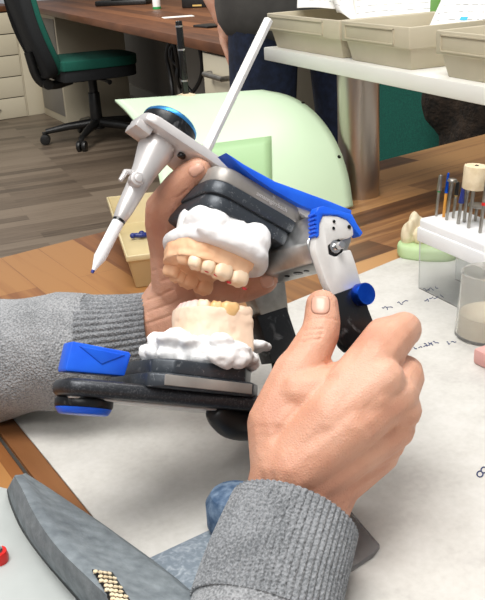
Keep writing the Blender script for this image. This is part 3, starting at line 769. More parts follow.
# ------------------------------------------------------------------ cup and pink block
cc = G(487, 334, DESK+.0017)
t = thing('plastic_cup', cc, 'translucent plastic cup with beige sludge in the bottom, beside the bur stand', 'cup')
hC = z_at(487, 272, cc)-cc.z
Tm = Matrix.Translation(cc); r1, r2 = .0245, .0205
bm = BM(); lathe(bm, [(0, 0), (r1-.001, 0), (r1, .001), (r2, hC), (r2+.0006, hC+.0008), (r2-.0008, hC+.0008), (r1-.0014, .0022), (0, .0022)], 48); ob('wall', bm, 'cup', t, Tm)
bm = BM(); lathe(bm, [(0, .0024), (r1-.0019, .0024), (r1-.003, hC*.36), (r1-.006, hC*.33), (0, hC*.30)], 48); ob('sludge', bm, 'powder', t, Tm)
q = G(499, 371, DESK+.0017); bm = BM(); box(bm, (-.006, -.008, 0), (.03, .02, .012), .002)
tag(ob('wax_block', bm, 'pink_wax', None, rotz(.5, q)), 'pink wax block at the right photo edge, in front of the cup', 'wax')

# ------------------------------------------------------------------ suction unit, bottom left
Z0 = DESK+.0018
t = thing('suction_unit', G(40, 570), 'pale grey suction box with a dusty grey rubber arm rest, bottom left', 'suction unit')
zb_ = DESK+.012
pol = [G(-60, 470, zb_), G(10, 487, zb_), G(30, 530, zb_), G(70, 585, zb_), G(110, 630, zb_), G(90, 720, zb_), G(-60, 700, zb_)]
bm = BM(); prism(bm, [(p.x, p.y) for p in pol], DESK-.12, zb_, 'z', .003); o = ob('housing', bm, 'box_grey', t)
kb = G(-1, 561, zb_)
bm = BM(); lathe(bm, [(0, 0), (.0048, 0), (.0052, .003), (.0045, .006), (.003, .006)], 24); k_ = ob('button', bm, 'red_plastic', t, Matrix.Translation(kb), label='red button')
bm = BM(); lathe(bm, [(0, .0055), (.003, .006), (.0026, .0078), (0, .0082)], 24); ob('button_cap', bm, 'chrome', k_, Matrix.Translation(kb), label='chrome button cap')
# rubber arm rest: loft of sections from the tip to the front
secs = []
outer_b = [(12, 490), (13, 500), (24, 527), (45, 556), (75, 590), (105, 625), (130, 660)]
outer_t = [(17, 480), (24, 492), (36, 518), (57, 549), (86, 577), (117, 607), (145, 640)]
inner_m = [(20, 479), (38, 495), (62, 519), (92, 547), (122, 572), (150, 596), (178, 625)]
inner_e = [(23, 477), (55, 496), (90, 518), (120, 540), (152, 563), (185, 590), (215, 620)]
rows = []
for a, b, c, d in zip(outer_b, outer_t, inner_m, inner_e):
    A_ = G(*a, DESK+.010); B_ = G(*b, DESK+.034); Cm = G(*c, DESK+.022); D_ = G(*d, DESK+.016); E2 = Vector((D_.x+.002, D_.y+.002, DESK+.002))
    rows.append([A_, B_, B_.lerp(Cm, .2)+Vector((0, 0, .001)), Cm, D_, E2])
rows = [chaikin(r, 1) for r in rows]
cols = list(zip(*rows)); cols = [chaikin(c, 2) for c in cols]; rows = list(zip(*cols))
bm = BM(); grid(bm, rows); nc_ = len(rows[0])-1; bm.faces.ensure_lookup_table()
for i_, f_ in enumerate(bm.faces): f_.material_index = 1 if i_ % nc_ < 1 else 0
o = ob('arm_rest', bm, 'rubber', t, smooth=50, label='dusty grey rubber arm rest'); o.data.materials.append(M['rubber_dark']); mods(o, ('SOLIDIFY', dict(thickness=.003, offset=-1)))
ab = BVHTree.FromPolygons([v.co.copy() for v in o.data.vertices], [tuple(p.vertices) for p in o.data.polygons])
q_ = patch(ab, ((92, 571), (112, 574), (132, 606), (112, 603)), 10, 12, .0005)
if q_:
    g_ = ob('grille', q_, 'rod_black', o, label='black honeycomb grille'); mods(g_, ('SOLIDIFY', dict(thickness=.0008, offset=0)))
    bm = BM()
    for i in range(7):
        for j in range(4):
            u = (j+.5+(.5 if i % 2 else 0))/4.6; v = (i+.5)/7
            x = 92+20*u+20*v; y = 571+3*u+32*v
            l, n_ = hit(ab, x, y)
            if l:
                if n_.dot(ray(x, y)) > 0: n_ = -n_
                cyl(bm, l+n_*.0006, l+n_*.0014, .00118, .0011, 6)
    ob('grille_mesh', bm, 'felt', o, label='pale dusty holes of the grille')
# pad, ring and clear plate under the right sleeve
t = thing('bench_pad', G(210, 580), 'dusty slate rubber pad lying on the sheet under the right sleeve', 'pad')
pol = [G(147, 565, Z0), G(213, 534, Z0), G(290, 512, Z0), G(320, 600, Z0), G(330, 700, Z0), G(230, 740, Z0), G(175, 590, Z0)]
bm = BM(); prism(bm, [(p.x, p.y) for p in pol], DESK+.0018, DESK+.0058, 'z', .001); ob('pad', bm, 'rubber_pad', t)
q = G(236, 527, DESK+.006); bm = BM(); lathe(bm, [(0, 0), (.0135, 0), (.015, .003), (.015, .016), (.012, .021), (.006, .023), (0, .0232)], 40)
tag(ob('rubber_stop', bm, 'blue_rubber', None, Matrix.Translation(q)), 'slate blue rounded rubber stop half hidden behind the right cuff', 'stop')
zp = DESK+.0020
pol = chaikin([G(320, 478, zp), G(372, 540, zp), G(380, 549, zp), G(373, 558, zp), G(340, 580, zp), G(300, 540, zp)], 0, True)
bm = BM(); prism(bm, [(p.x, p.y) for p in pol], zp-.0002, zp+.003, 'z', .0006); tag(ob('clear_plate', bm, 'acrylic_grey'), 'smoky clear plastic plate lying on the sheet right of the right cuff', 'plate')

# ------------------------------------------------------------------ articulator
ART = thing('dental_articulator', LOW @ Vector((-.03, 0, -.11)), 'white and black dental articulator with blue fittings held open in both hands', 'articulator')
def px_poly(Mx, pts, ly): return [BP(Mx, x, y, ly) for x, y in pts]
def sub(pts, n=1): return [(p.x, p.y) for p in chaikin([Vector((a, b, 0)) for a, b in pts], n, True)]
# lower arm
pl = [(-.133, -.010), (-.1315, -.017), (-.126, -.0205), (-.09, -.025), (-.04, -.029), (.0, -.038), (.022, -.057), (.034, -.057), (.034, .057), (.022, .057), (0, .038), (-.04, .029), (-.09, .022), (-.126, .008), (-.1315, .006), (-.133, .001)]
bm = BM(); prism(bm, pl, -.0935, -.0850, 'z', .0035, seg=3); la = ob('lower_arm', bm, 'arm_metal', ART, LOW)
bm = BM(); prism(bm, [(-.128, -.012), (-.04, -.02), (-.04, .02), (-.128, .004)], -.0945, -.0934, 'z', .0005); ob('arm_underside', bm, 'white_metal', la, LOW)
bm = BM(); tube(bm, chaikin([(-.050, -.016, -.0935), (-.042, -.014, -.098), (-.033, -.012, -.1005), (-.015, -.012, -.099), (.0, -.014, -.094)], 2), [.003+.006*math.sin(PI*(.08+.84*i/19)) for i in range(20)], 20); ob('foot', bm, 'black_plastic', ART, LOW)
# lower mounting plate
def rrect(x0, y0, x1, y1, c): return [(x0+c, y0), (x1-c, y0), (x1, y0+c), (x1, y1-c), (x1-c, y1), (x0+c, y1), (x0, y1-c), (x0, y0+c)]
bm = BM(); prism(bm, rrect(-.094, -.033, -.028, .030, .008), -.0864, -.0788, 'z', .0015); prism(bm, rrect(-.091, -.031, -.031, .028, .009), -.0795, -.0712, 'z', .0015)
lm = ob('lower_mounting_plate', bm, 'plate_black', ART, LOW)
bm = BM(); box(bm, (-.088, -.0337, -.0852), (-.037, -.0325, -.0798), .0005); ob('plate_insert', bm, 'insert', lm, LOW, label='grey strip on the plate edge')
# blue incisal table
pp = px_poly(LOW, [(72, 341), (130, 352), (131.5, 355), (125, 376), (66, 371), (66, 367)], -.013)
bm = BM(); prism(bm, pp, -.013, -.001, 'y', .0018); it = ob('incisal_table', bm, 'blue_plastic', ART, LOW)
tr = px_poly(LOW, [(80, 346), (125, 355), (102, 364)], -.0136)
bm = BM(); prism(bm, tr, -.0136, -.0125, 'y', .0004, taper=1.1); ob('facet', bm, 'blue_plastic', it, LOW)
bm = BM(); cyl(bm, (-.1160, 0, -.0985), (-.1160, 0, -.0936), .0148, .0148, 40, .0012); kd = ob('lower_knob', bm, 'black_metal', ART, LOW)
bm = BM(); cyl(bm, (-.1160, 0, -.1018), (-.1160, 0, -.0983), .0125, .0145, 40, .0008); ob('knob_ring', bm, 'blue_plastic', kd, LOW, label='blue ring of the knob')
# near post
hook = [(317, 232), (318, 222), (322, 215.5), (330, 215), (338, 216), (348, 220), (353.5, 226), (354, 235), (349, 238.5), (342, 238.5), (334, 240.5), (328.5, 246), (329.4, 254), (335.8, 256.7), (344.5, 250.6), (351, 249.4), (356, 263.5), (362, 285), (333, 296), (325.6, 281.6), (316, 253), (315.3, 246)]
bm = BM(); prism(bm, px_poly(LOW, hook, -.06), -.06, -.0545, 'y', .0009, ang=20); np_ = ob('hinge_post', bm, 'white_metal', ART, LOW)
blk = [(332.5, 295), (362, 284.5), (369, 309), (377, 330), (376, 345), (352, 352), (346, 346), (339, 323)]
bm = BM(); pbk = px_poly(LOW, blk, -.0605); prism(bm, pbk, -.0605, -.0525, 'y', .0009)
e1 = ((pbk[4][0]+pbk[6][0])/2, (pbk[4][1]+pbk[6][1])/2)
tube(bm, chaikin([(e1[0], -.0565, e1[1]+.006), (e1[0]+.008, -.0555, e1[1]-.012), (.028, -.05, -.080), (.027, -.05, -.09)], 2), .0075, 4)
ob('post_sleeve', bm, 'black_metal', np_, LOW, label='black lower half of the post')
bm = BM(); 
for (x, y) in ((333.9, 221.5), (333.4, 228.3)): c = BP(LOW, x, y, -.0602); cyl(bm, (c[0], -.0602, c[1]), (c[0], -.0606, c[1]), .0009, .0009, 12)
c = BP(LOW, 349, 227, -.0602); cyl(bm, (c[0], -.0602, c[1]), (c[0], -.0606, c[1]), .0011, .0011, 12); ob('post_hole', bm, 'rod_black', np_, LOW)
c = BP(LOW, 360, 295, -.0605); bm = BM(); cyl(bm, (c[0], -.060, c[1]), (c[0], -.0665, c[1]), .0062, .0060, 40, .0008); ob('post_knob', bm, 'blue_metal', np_, LOW, label='round blue metal knob')
# condyle pin
c = BP(LOW, 338, 246, -.062); bm = BM(); cyl(bm, (c[0], -.047, c[1]), (c[0], -.060, c[1]), .0036, .0036, 24, .0004); 
cyl(bm, (c[0], -.059, c[1]), (c[0], -.066, c[1]), .0022, .0020, 20, .0005); ob('condyle_pin', bm, 'chrome', ART, LOW)
bm = BM(); lathe(bm, [(.0036, 0), (.0052, 0), (.0052, .003), (.0036, .003)], 28, LOW @ mat4(Vector((1, 0, 0)), Vector((0, 0, 1)), Vector((0, -1, 0)), Vector((c[0], -.0565, c[1])))); ob('pin_collar', bm, 'rod_black', ART)
# far post
bm = BM(); prism(bm, px_poly(LOW, [(243, 272), (283, 262), (289, 312), (262, 318)], .046), .046, .058, 'y', .001); fp = ob('hinge_post', bm, 'dull_metal', ART, LOW)
pfk = px_poly(LOW, [(257, 316), (287, 306.5), (298, 340), (292, 352), (272, 364)], .0455)
bm = BM(); prism(bm, pfk, .0455, .0585, 'y', .001)
e1 = ((pfk[2][0]+pfk[4][0])/2, (pfk[2][1]+pfk[4][1])/2)
tube(bm, chaikin([(e1[0], .052, e1[1]), (e1[0]+.002, .05, e1[1]-.015), (.028, .045, -.088)], 2), .0075, 4)
ob('post_sleeve', bm, 'black_metal', fp, LOW, label='black lower half of the post')
# upper crossbar housing
bm = BM(); prism(bm, [(-.017, .008), (-.012, .013), (.004, .013), (.007, .005), (.007, -.013), (-.010, -.020), (-.018, -.012)], -.054, .046, 'y', .0012); cb_ = ob('hinge_crossbar', bm, 'alu', ART, UP)
bm = BM()
for (yy, r) in ((-.036, .0016), (-.028, .0028), (-.017, .0016)):
    o_ = Vector((-.002, yy, -.0168)); nn_ = Vector((.38, 0, -.925)); cyl(bm, o_-nn_*.001, o_+nn_*.0004, r, r, 16)
ob('crossbar_hole', bm, 'rod_black', cb_, UP)
# upper plate (white bar)
pl = [(-.117, -.008), (-.115, -.0135), (-.109, -.0160), (-.07, -.019), (-.03, -.029), (.006, -.034), (.010, -.030), (.010, .030), (.006, .034), (-.03, .029), (-.07, .019), (-.109, .012), (-.115, .010), (-.117, .005)]
bm = BM(); prism(bm, pl, .0135, .0195, 'z', .0015); box(bm, (-.118, -.011, .0090), (-.108, .004, .0142), .001); ua = ob('upper_arm', bm, 'cast_metal', ART, UP)
bm = BM(); cyl(bm, (-.086, -.006, .0115), (-.086, -.006, .0136), .0024, .0024, 16, .0004); ob('plate_screw', bm, 'rod_black', ua, UP)
# blue cover on rear part
st = [(226, 152), (245, 164.5), (275, 181), (300, 190), (330, 201), (352, 210), (351.5, 216), (322, 214), (300, 205), (275, 191), (255, 178), (240, 166)]
bm = BM(); prism(bm, px_poly(UP, st, -.0345), -.0345, -.024, 'y', .0008, ang=20); ob('blue_cover', bm, 'blue_plastic', ART, UP, label='long blue plastic cover of the upper arm')
cp = [(317, 238), (316, 212), (318, 207), (324, 206), (336, 210), (352, 214), (357, 224), (363, 233), (360, 237), (352, 226), (347, 219.5), (338, 215.5), (323, 215), (319.5, 224), (319, 236)]
bm = BM(); prism(bm, px_poly(LOW, cp, -.0605), -.0608, -.0540, 'y', .0006, ang=20); cpo = ob('hinge_cap', bm, 'blue_plastic', ART, LOW, label='blue serrated cap on the near hinge')
bm = BM()
for k in range(6):
    c = BP(LOW, 315.8+.5*k*.2, 214+4.2*k, -.0608); cyl(bm, (c[0], -.0608, c[1]), (c[0], -.0548, c[1]), .0008, .0008, 8)
ob('serration', bm, 'blue_plastic', cpo, LOW)
# upper mounting plate
def rr(x0, y0, x1, y1, c, n=5):
    o = []
    for cx_, cy_, a0_ in ((x1-c, y1-c, 0), (x0+c, y1-c, PI/2), (x0+c, y0+c, PI), (x1-c, y0+c, 1.5*PI)):
        o += [(cx_+c*math.cos(a0_+PI/2*i/n), cy_+c*math.sin(a0_+PI/2*i/n)) for i in range(n+1)]
    return o
up_pl = rr(-.0725, -.031, -.011, .028, .011)
tilt = Matrix.Translation((-.08, 0, .008)) @ Matrix.Rotation(math.radians(-6), 4, 'Y') @ Matrix.Translation((.08, 0, -.008))
UPB = UP @ tilt
bm = BM(); prism(bm, up_pl, .0005, .0095, 'z', .0012); um = ob('upper_mounting_plate', bm, 'insert', ART, UPB, label='grey engraved layer of the upper mounting plate')
bm = BM(); prism(bm, rr(-.073, -.0315, -.0105, .0285, .012), -.0070, .0008, 'z', .0012); prism(bm, rr(-.0715, -.030, -.012, .027, .012), -.0150, -.0065, 'z', .0015); ob('plate_base', bm, 'plate_black', um, UPB, label='black scratched layer of the plate')
cu = bpy.data.curves.new('mark', 'FONT'); cu.body = 'amanngirrbach'; cu.size = .0036; cu.extrude = .00015; cu.align_x = 'CENTER'
to = bpy.data.objects.new('mark', cu); C.objects.link(to); dg = bpy.context.evaluated_depsgraph_get(); dg.update()
tm = bpy.data.meshes.new_from_object(to.evaluated_get(dg)); bpy.data.objects.remove(to); tb = BM(); tb.from_mesh(tm)
FT = UPB @ mat4(Vector((1, 0, 0)), Vector((0, 0, 1)), Vector((0, -1, 0)), Vector((-.036, -.0312, .0026)))
ob('engraving', tb, 'cast_metal', um, FT, label='small pale lettering on the plate edge')
bm = BM(); lg = FT @ Matrix.Translation((0, .0042, 0))
for a in (0, 1.05, 2.1): box(bm, (-.0012, -.0001, 0), (.0012, .0002, .0002), 0, Matrix.Rotation(a, 4, 'Z'))
ob('engraving', bm, 'cast_metal', um, lg, label='small pale emblem above the lettering')
# rod (support pin), blue disc knob, cone and pen tip
bm = BM(); cyl(bm, (-.0725, 0, .019), (-.0735, 0, .1263), .0032, .0030, 8, .0004); ob('support_rod', bm, 'white_metal', ART, UP)
bm = BM(); lathe(bm, [(0, 0), (.0140, 0), (.0156, .0025), (.0158, .0065), (.0135, .0085), (0, .0088)], 48); ud = ob('upper_knob', bm, 'black_metal', ART, UP @ Matrix.Translation((-.098, 0, .0195)))
bm = BM(); lathe(bm, [(.0157, .0066), (.0161, .0068), (.0158, .0084), (.0140, .0102), (0, .0108)], 48); ob('knob_ring', bm, 'bright_blue_metal', ud, UP @ Matrix.Translation((-.098, 0, .0195)), label='blue top of the knob')
CN = UP @ Matrix.Translation((-.099, 0, 0))
bm = BM(); lathe(bm, [(0, .0136), (.0092, .0136), (.0106, .011), (.0096, .006), (.0072, -.004), (.0058, -.014), (.0053, -.022), (.0046, -.031), (.0037, -.037), (.0034, -.0375), (0, -.0375)], 40); cn = ob('incisal_pin_holder', bm, 'cast_metal', ART, CN)
bm = BM(); cyl(bm, (-.003, -.003, -.015), (-.004, -.0095, -.0155), .0042, .0038, 24, .0008); cyl(bm, (-.0035, -.009, -.0153), (-.0038, -.0105, -.0155), .0026, .0022, 20, .0005); ob('thumb_screw', bm, 'cast_metal', cn, CN)
bm = BM(); tube(bm, [(-.006, 0, -.010), (-.009, 0, -.012), (-.0095, 0, -.018)], [.0016, .0018, .0012], 10); ob('clip', bm, 'cast_metal', cn, CN)
bm = BM(); lathe(bm, [(0, -.0375), (.0035, -.0375), (.0035, -.039), (0, -.039)], 28); ob('collar', bm, 'rod_black', cn, CN)
bm = BM(); lathe(bm, [(0, -.039), (.0033, -.039), (.0033, -.0615), (.0011, -.0685), (.0009, -.0695), (0, -.0695)], 28); ip = ob('incisal_pin', bm, 'white_plastic', ART, CN)
bm = BM(); lathe(bm, [(0, -.0693), (.001, -.0693), (.0008, -.0708), (0, -.071)], 16); ob('pin_tip', bm, 'navy', ip, CN)

# ------------------------------------------------------------------ dental casts
def blob(name, pieces, m, parent, mx, vox=.0011, it=4, nz=0, nsc=200, seed=0, label=None):
    bm = BM()
    for p in pieces: p(bm)
    o = ob(name, bm, m, parent, mx, label=label)
    mods(o, ('REMESH', dict(mode='VOXEL', voxel_size=vox)), ('SMOOTH', dict(iterations=it, factor=.5)))
    if nz:
        me = o.data; co = np.empty(len(me.vertices)*3); me.vertices.foreach_get('co', co); co = co.reshape(-1, 3)
        no = np.empty(len(me.vertices)*3); me.vertices.foreach_get('normal', no); no = no.reshape(-1, 3)
        d = np.array([noise.fractal(Vector(c)*nsc+Vector((seed, 0, 0)), 1.0, 2.0, 3) for c in co])
        co += no*(d*nz)[:, None]; me.vertices.foreach_set('co', co.ravel()); me.update()
    o.data.shade_smooth(); o.data.materials.clear(); o.data.materials.append(M[m]); return o
# arch curve: front at x = xf, opens towards the rear (xr), half width hw
def arch(xf, xr, hw, n=40, y0=0):
    out = []
    for i in range(n+1):
        a = -1+2*i/n; s = abs(a)
        y = math.copysign(hw*min(1, (s*1.35)**.75), a); x = xf+(xr-xf)*max(0, s)**2.0
        out.append(Vector((x, y+y0, 0)))
    return out
def tooth(bm, p, tang, w_, d_, z0, z1, cusp=2):
    """crown at p: w_ along the arch, d_ across, from gum z0 to tip z1"""
    tx = Vector(tang).normalized(); ty = Vector((-tx.y, tx.x, 0)); s = 1 if z1 > z0 else -1; h = abs(z1-z0)
    t = BM()
    bmesh.ops.create_icosphere(t, subdivisions=3, radius=1)
    for v in t.verts:
        x, y, z = v.co
        q = 3.4; L_ = (abs(x)**q+abs(y)**q+abs(z)**q)**(1/q)
        x, y, z = x/L_, y/L_, z/L_
        k = 1-.16*max(0, -z)
        if z > 0 and cusp: z -= .22*(math.exp(-(y*2.2)**2))+.10*math.exp(-(x*3)**2)
        if not cusp: y *= 1-.45*max(0, z)
        v.co = p + tx*(x*w_/2*k) + ty*(y*d_/2*k) + Vector((0, 0, z0+s*(z*.5+.5)*h*1.1-s*h*.1))
    merge(bm, t)

UC = UP @ Matrix.Translation((.008, -.004, .0)) @ Matrix.Translation((-.07, 0, -.03)) @ Matrix.Rotation(math.radians(-9), 4, 'Y') @ Matrix.Translation((.07, 0, .03))
def disc(c, rx, ry, z0, z1, bv=.003, seed=0):
    ra = random.Random(seed)
    pts = [(c[0]+rx*math.cos(a)*(1+ra.uniform(-.05, .05)), c[1]+ry*math.sin(a)*(1+ra.uniform(-.05, .05))) for a in np.linspace(0, 2*PI, 20)[:-1]]
    return lambda bm: prism(bm, sub(pts, 1), z0, z1, 'z', bv)
def bl(c, r): return lambda bm: ball(bm, c, r, 2)
t = thing('upper_dental_cast', UC @ Vector((-.05, 0, -.03)), 'upper tooth cast in peach plaster hanging from the raised articulator plate', 'dental cast')
blob('plaster_mount', [disc((-.051, .0), .0240, .026, -.022, -.0085, .003, 1), disc((-.0500, -.001), .0295, .0330, -.0320, -.0225, .0040, 2), bl((-.070, -.012, -.018), (.008, .012, .008)), bl((-.064, -.020, -.020), (.010, .008, .009)),
      bl((-.040, -.023, -.019), (.010, .008, .010)), bl((-.048, -.024, -.0215), (.018, .006, .006)), bl((-.060, -.023, -.027), (.016, .007, .005))], 'plaster', t, UC, nz=.0006, nsc=75, seed=3, it=7)
def arch2(xf, xr, hw, n=44):
    o = []
    for i in range(n+1):
        f = -PI/2+PI*i/n
        o.append(Vector((xr-(xr-xf)*max(0, math.cos(f))**.62, hw*math.copysign(abs(math.sin(f))**.72, f), 0)))
    return o
ua_ = arch2(-.0715, -.038, .0193)
def u_solid(path, r_in, z0, z1, bv=.001, palate=None):
    def f(bm):
        outer = []; n = len(path)
        for i, p in enumerate(path):
            d = (path[min(i+1, n-1)]-path[max(i-1, 0)]).normalized(); nn_ = Vector((d.y, -d.x, 0)); outer.append(p+nn_*-r_in if False else p)
        left = [p + Vector((d.y, -d.x, 0))*r_in for p, d in zip(path, tang(path))]; right = [p - Vector((d.y, -d.x, 0))*r_in for p, d in zip(path, tang(path))]
        poly = [(p.x, p.y) for p in left] + [(p.x, p.y) for p in right[::-1]]
        prism(bm, poly, z0, z1, 'z', 0)
    return f
def tang(path): n = len(path); return [(path[min(i+1, n-1)]-path[max(i-1, 0)]).normalized() for i in range(n)]
full = [(p.x, p.y) for p in arch2(-.0765, -.0365, .0240)]
blob('gum_cast', [lambda bm: prism(bm, full, -.0365, -.0285, 'z', .001), u_solid(ua_, .0046, -.0405, -.030)], 'gypsum', t, UC, vox=.0009, it=3, nz=.0006, nsc=160)
def teeth_on(path, t, mx, z0, z1, specs, group=''):
    n = len(path)-1; L_ = [0]
    for a, b in zip(path, path[1:]): L_.append(L_[-1]+(b-a).length)
    tot = L_[-1]
    def at(s):
        s = max(0, min(tot, s))
        for i in range(n):
            if L_[i+1] >= s: k = (s-L_[i])/(L_[i+1]-L_[i]); return path[i].lerp(path[i+1], k), (path[i+1]-path[i])
    out = []
    for (s, w_, d_, dz0, dz1, cusp, m) in specs:
        p, tg = at(s*tot); bm = BM(); tooth(bm, p, tg, w_, d_, z0+dz0, z1+dz1, cusp)
        o = ob('tooth', bm, m, t, mx); out.append((o, p)); 
    return out
up_specs = [(.045, .0110, .0105, 0, .0002, 2, 'tooth'), (.155, .0110, .0105, 0, 0, 2, 'tooth'), (.247, .0076, .009, 0, .0006, 2, 'tooth'), (.325, .0076, .009, 0, .0008, 2, 'tooth'), (.41, .0080, .0085, .0035, .0035, 0, 'gypsum'),
            (.67, .0070, .009, 0, .0005, 2, 'gypsum'), (.75, .0070, .009, 0, 0, 2, 'gypsum'), (.84, .0105, .010, 0, 0, 2, 'gypsum'), (.955, .0102, .010, 0, .0004, 2, 'gypsum')]
for o, p in teeth_on(ua_, t, UC, -.0372, -.0475, up_specs): pass
# red articulation marks
bm = BM()
for (x, y, z) in ((-.037, -.0205, -.0478), (-.0465, -.0195, -.0478), (-.055, -.0195, -.0470), (-.0605, -.0185, -.0468), (-.070, .006, -.0405)):
    ball(bm, (x, y, z+.0012), (.0015, .0012, .0007), 2)
ob('bite_mark', bm, 'red_mark', t, UC, label='red bite marks on the tooth tips')

LC = LOW @ Matrix.Translation((-.06, 0, 0))
t = thing('lower_dental_cast', LC @ Vector((0, 0, -.071)), 'lower tooth cast in pale peach plaster standing on the lower articulator plate', 'dental cast')
ra = random.Random(11)
pcs = [disc((.009, -.002), .028, .030, -.0712, -.062, .003, 5), disc((.010, -.002), .025, .027, -.064, -.0565, .003, 6)]
for k in range(26):
    a = ra.uniform(PI*.9, PI*2.1); rr_ = ra.uniform(.9, 1.05)
    pcs.append(bl((.0095+.028*rr_*math.cos(a), -.002+.029*rr_*math.sin(a), ra.uniform(-.068, -.058)), (ra.uniform(.005, .010), ra.uniform(.004, .007), ra.uniform(.003, .0055))))
pcs.append(bl((.034, -.012, -.0565), (.012, .012, .0035)))
pcs.append(bl((.008, -.034, -.068), (.014, .005, .006)))
blob('plaster_mount', pcs, 'plaster', t, LC, nz=.0012, nsc=160, seed=9, it=3)
la_ = arch2(-.002, .027, .0180)
lfull = [(p.x, p.y) for p in arch2(-.0065, .0295, .0230)]
blob('gum_cast', [lambda bm: prism(bm, lfull, -.062, -.0435, 'z', .001, taper=.97), u_solid(la_, .0046, -.046, -.0395)], 'gypsum_pale', t, LC, vox=.0009, it=3, nz=.0005, nsc=170)
lo_specs = [(.05, .011, .0098, 0, -.0006, 2, 'gypsum_pale'), (.155, .0112, .0105, 0, .0008, 2, 'tooth_amber'), (.245, .0075, .0088, -.003, .0006, 2, 'tooth_amber'), (.325, .0072, .008, 0, .0008, 2, 'tooth'), (.395, .0062, .0075, 0, .0002, 0, 'pink_gypsum'),
            (.455, .0058, .0065, 0, 0, 0, 'pink_gypsum'), (.52, .0056, .0062, 0, 0, 0, 'pink_gypsum'), (.58, .0058, .0065, 0, 0, 0, 'pink_gypsum'), (.65, .0066, .0078, 0, 0, 0, 'gypsum_pale'), (.73, .0072, .0085, 0, 0, 2, 'gypsum_pale'), (.81, .0074, .009, 0, 0, 2, 'gypsum_pale'), (.90, .0108, .010, 0, 0, 2, 'gypsum_pale')]
teeth_on(la_, t, LC, -.0445, -.0355, lo_specs)

# ------------------------------------------------------------------ the person's hands and sleeves
PR = thing('person', P(150, 420, .60), 'person in a grey sweater whose two bare hands hold the dental articulator', 'person')
def chain(bm, pts, step=.3):
    """pts: (px, py, depth, radius[, flatten]) -> dense overlapping spheres"""
    Q = [(P(p[0], p[1], p[2]), p[3]) for p in pts]
    for (a, ra_), (b, rb_) in zip(Q, Q[1:]):
        n = max(2, int((b-a).length/(min(ra_, rb_)*step))+1)
        for i in range(n+1):
            k = i/n; ball(bm, a.lerp(b, k), ra_+(rb_-ra_)*k, 2)
bm = BM()
# right hand
RHc = dict(
 forearm=[(255, 640, .405, .0235), (285, 545, .424, .0215), (293, 505, .430, .0205)],
 wristL=[(272, 540, .428, .017), (276, 500, .432, .016), (283, 460, .432, .0155)],
 wristR=[(310, 545, .432, .017), (318, 508, .436, .016), (330, 488, .438, .0145)],
 index_mc=[(286, 470, .428, .0150), (330, 418, .426, .0135), (372, 366, .434, .0120)],
 middle_mc=[(296, 470, .424, .0150), (350, 428, .423, .0130), (396, 394, .434, .0115)],
 ring_mc=[(306, 480, .428, .0150), (355, 450, .431, .0125), (394, 428, .442, .0108)],
 little_mc=[(318, 492, .434, .0150), (352, 472, .441, .0120), (380, 454, .452, .0100)],
 hypo=[(325, 492, .446, .0130), (355, 470, .456, .0120), (372, 440, .462, .0100)],
 thumb_mc=[(282, 470, .434, .0160), (276, 425, .440, .0150), (298, 374, .448, .0132), (303, 366, .449, .0122)],
 web=[(284, 425, .438, .0140), (325, 392, .444, .0115), (352, 372, .452, .0085)],
 web2=[(300, 395, .440, .0130), (345, 385, .440, .0110)],
 thenar=[(285, 440, .450, .0140), (315, 405, .458, .0110)],
 thumb=[(303, 366, .449, .0118), (320, 334, .456, .0102), (322, 322, .459, .0099), (322, 306, .462, .0089)],
 index_web=[(350, 385, .432, .0120), (374, 352, .442, .0110), (383, 336, .453, .0098), (404, 330, .461, .0094)],
 back=[(320, 440, .425, .0130), (372, 400, .427, .0118), (402, 410, .437, .0100)],
 back2=[(330, 425, .4245, .0128), (382, 380, .428, .0115)],
 back3=[(335, 462, .430, .0125), (386, 442, .446, .0100)],
 index=[(376, 358, .436, .0120), (392, 340, .449, .0108), (404, 329, .461, .0094), (400, 332, .480, .0088), (388, 340, .495, .0082), (366, 348, .506, .0072)],
 middle=[(396, 394, .434, .0112), (405, 378, .450, .0100), (406, 372, .467, .0092), (388, 378, .488, .0086), (362, 384, .500, .0076)],
 ring=[(394, 428, .442, .0106), (400, 412, .462, .0094), (398, 408, .474, .0090), (380, 412, .490, .0084), (356, 414, .498, .0074)],
 little=[(380, 454, .452, .0098), (390, 440, .470, .0084), (384, 438, .480, .0080), (362, 438, .490, .0072), (348, 438, .492, .0066)])
for k, v in RHc.items(): chain(bm, v)
LHc = dict(
 forearm=[(60, 350, .586, .026), (110, 340, .578, .0225), (152, 328, .570, .0205), (173, 318, .566, .0205)],
 wrist=[(160, 322, .568, .0195), (180, 292, .562, .0190), (182, 262, .560, .0175)],
 wrist2=[(170, 345, .572, .0180), (194, 318, .570, .0200), (200, 290, .572, .0180)],
 heel=[(182, 300, .566, .022), (195, 275, .574, .020), (215, 250, .582, .017)],
 palm1=[(180, 290, .570, .018), (205, 240, .585, .014), (220, 205, .592, .011)],
 palm2=[(195, 300, .575, .018), (225, 258, .590, .013), (240, 225, .597, .0105)],
 thenar=[(178, 285, .556, .0170), (173, 250, .545, .0148), (166, 222, .532, .0132)],
 thumb=[(166, 222, .532, .0130), (165, 210, .526, .0122), (180, 187, .510, .0100), (188, 179, .504, .0094), (199, 169, .497, .0074)],
 web=[(172, 240, .552, .0140), (195, 225, .575, .0120)],
 index=[(195, 285, .560, .0125), (222, 290, .545, .0105), (245, 287, .532, .0094), (263, 279, .523, .0092)],
 middle=[(220, 205, .592, .010), (252, 205, .592, .009), (262, 222, .578, .008)],
 ring=[(236, 225, .597, .010), (262, 235, .597, .0085), (262, 250, .585, .0075)],
 little=[(230, 250, .592, .0095), (255, 262, .590, .008)])
for k, v in LHc.items(): chain(bm, v)
body = ob('body', bm, 'skin', PR)
mods(body, ('REMESH', dict(mode='VOXEL', voxel_size=.0011)), ('SMOOTH', dict(iterations=7, factor=.5)))
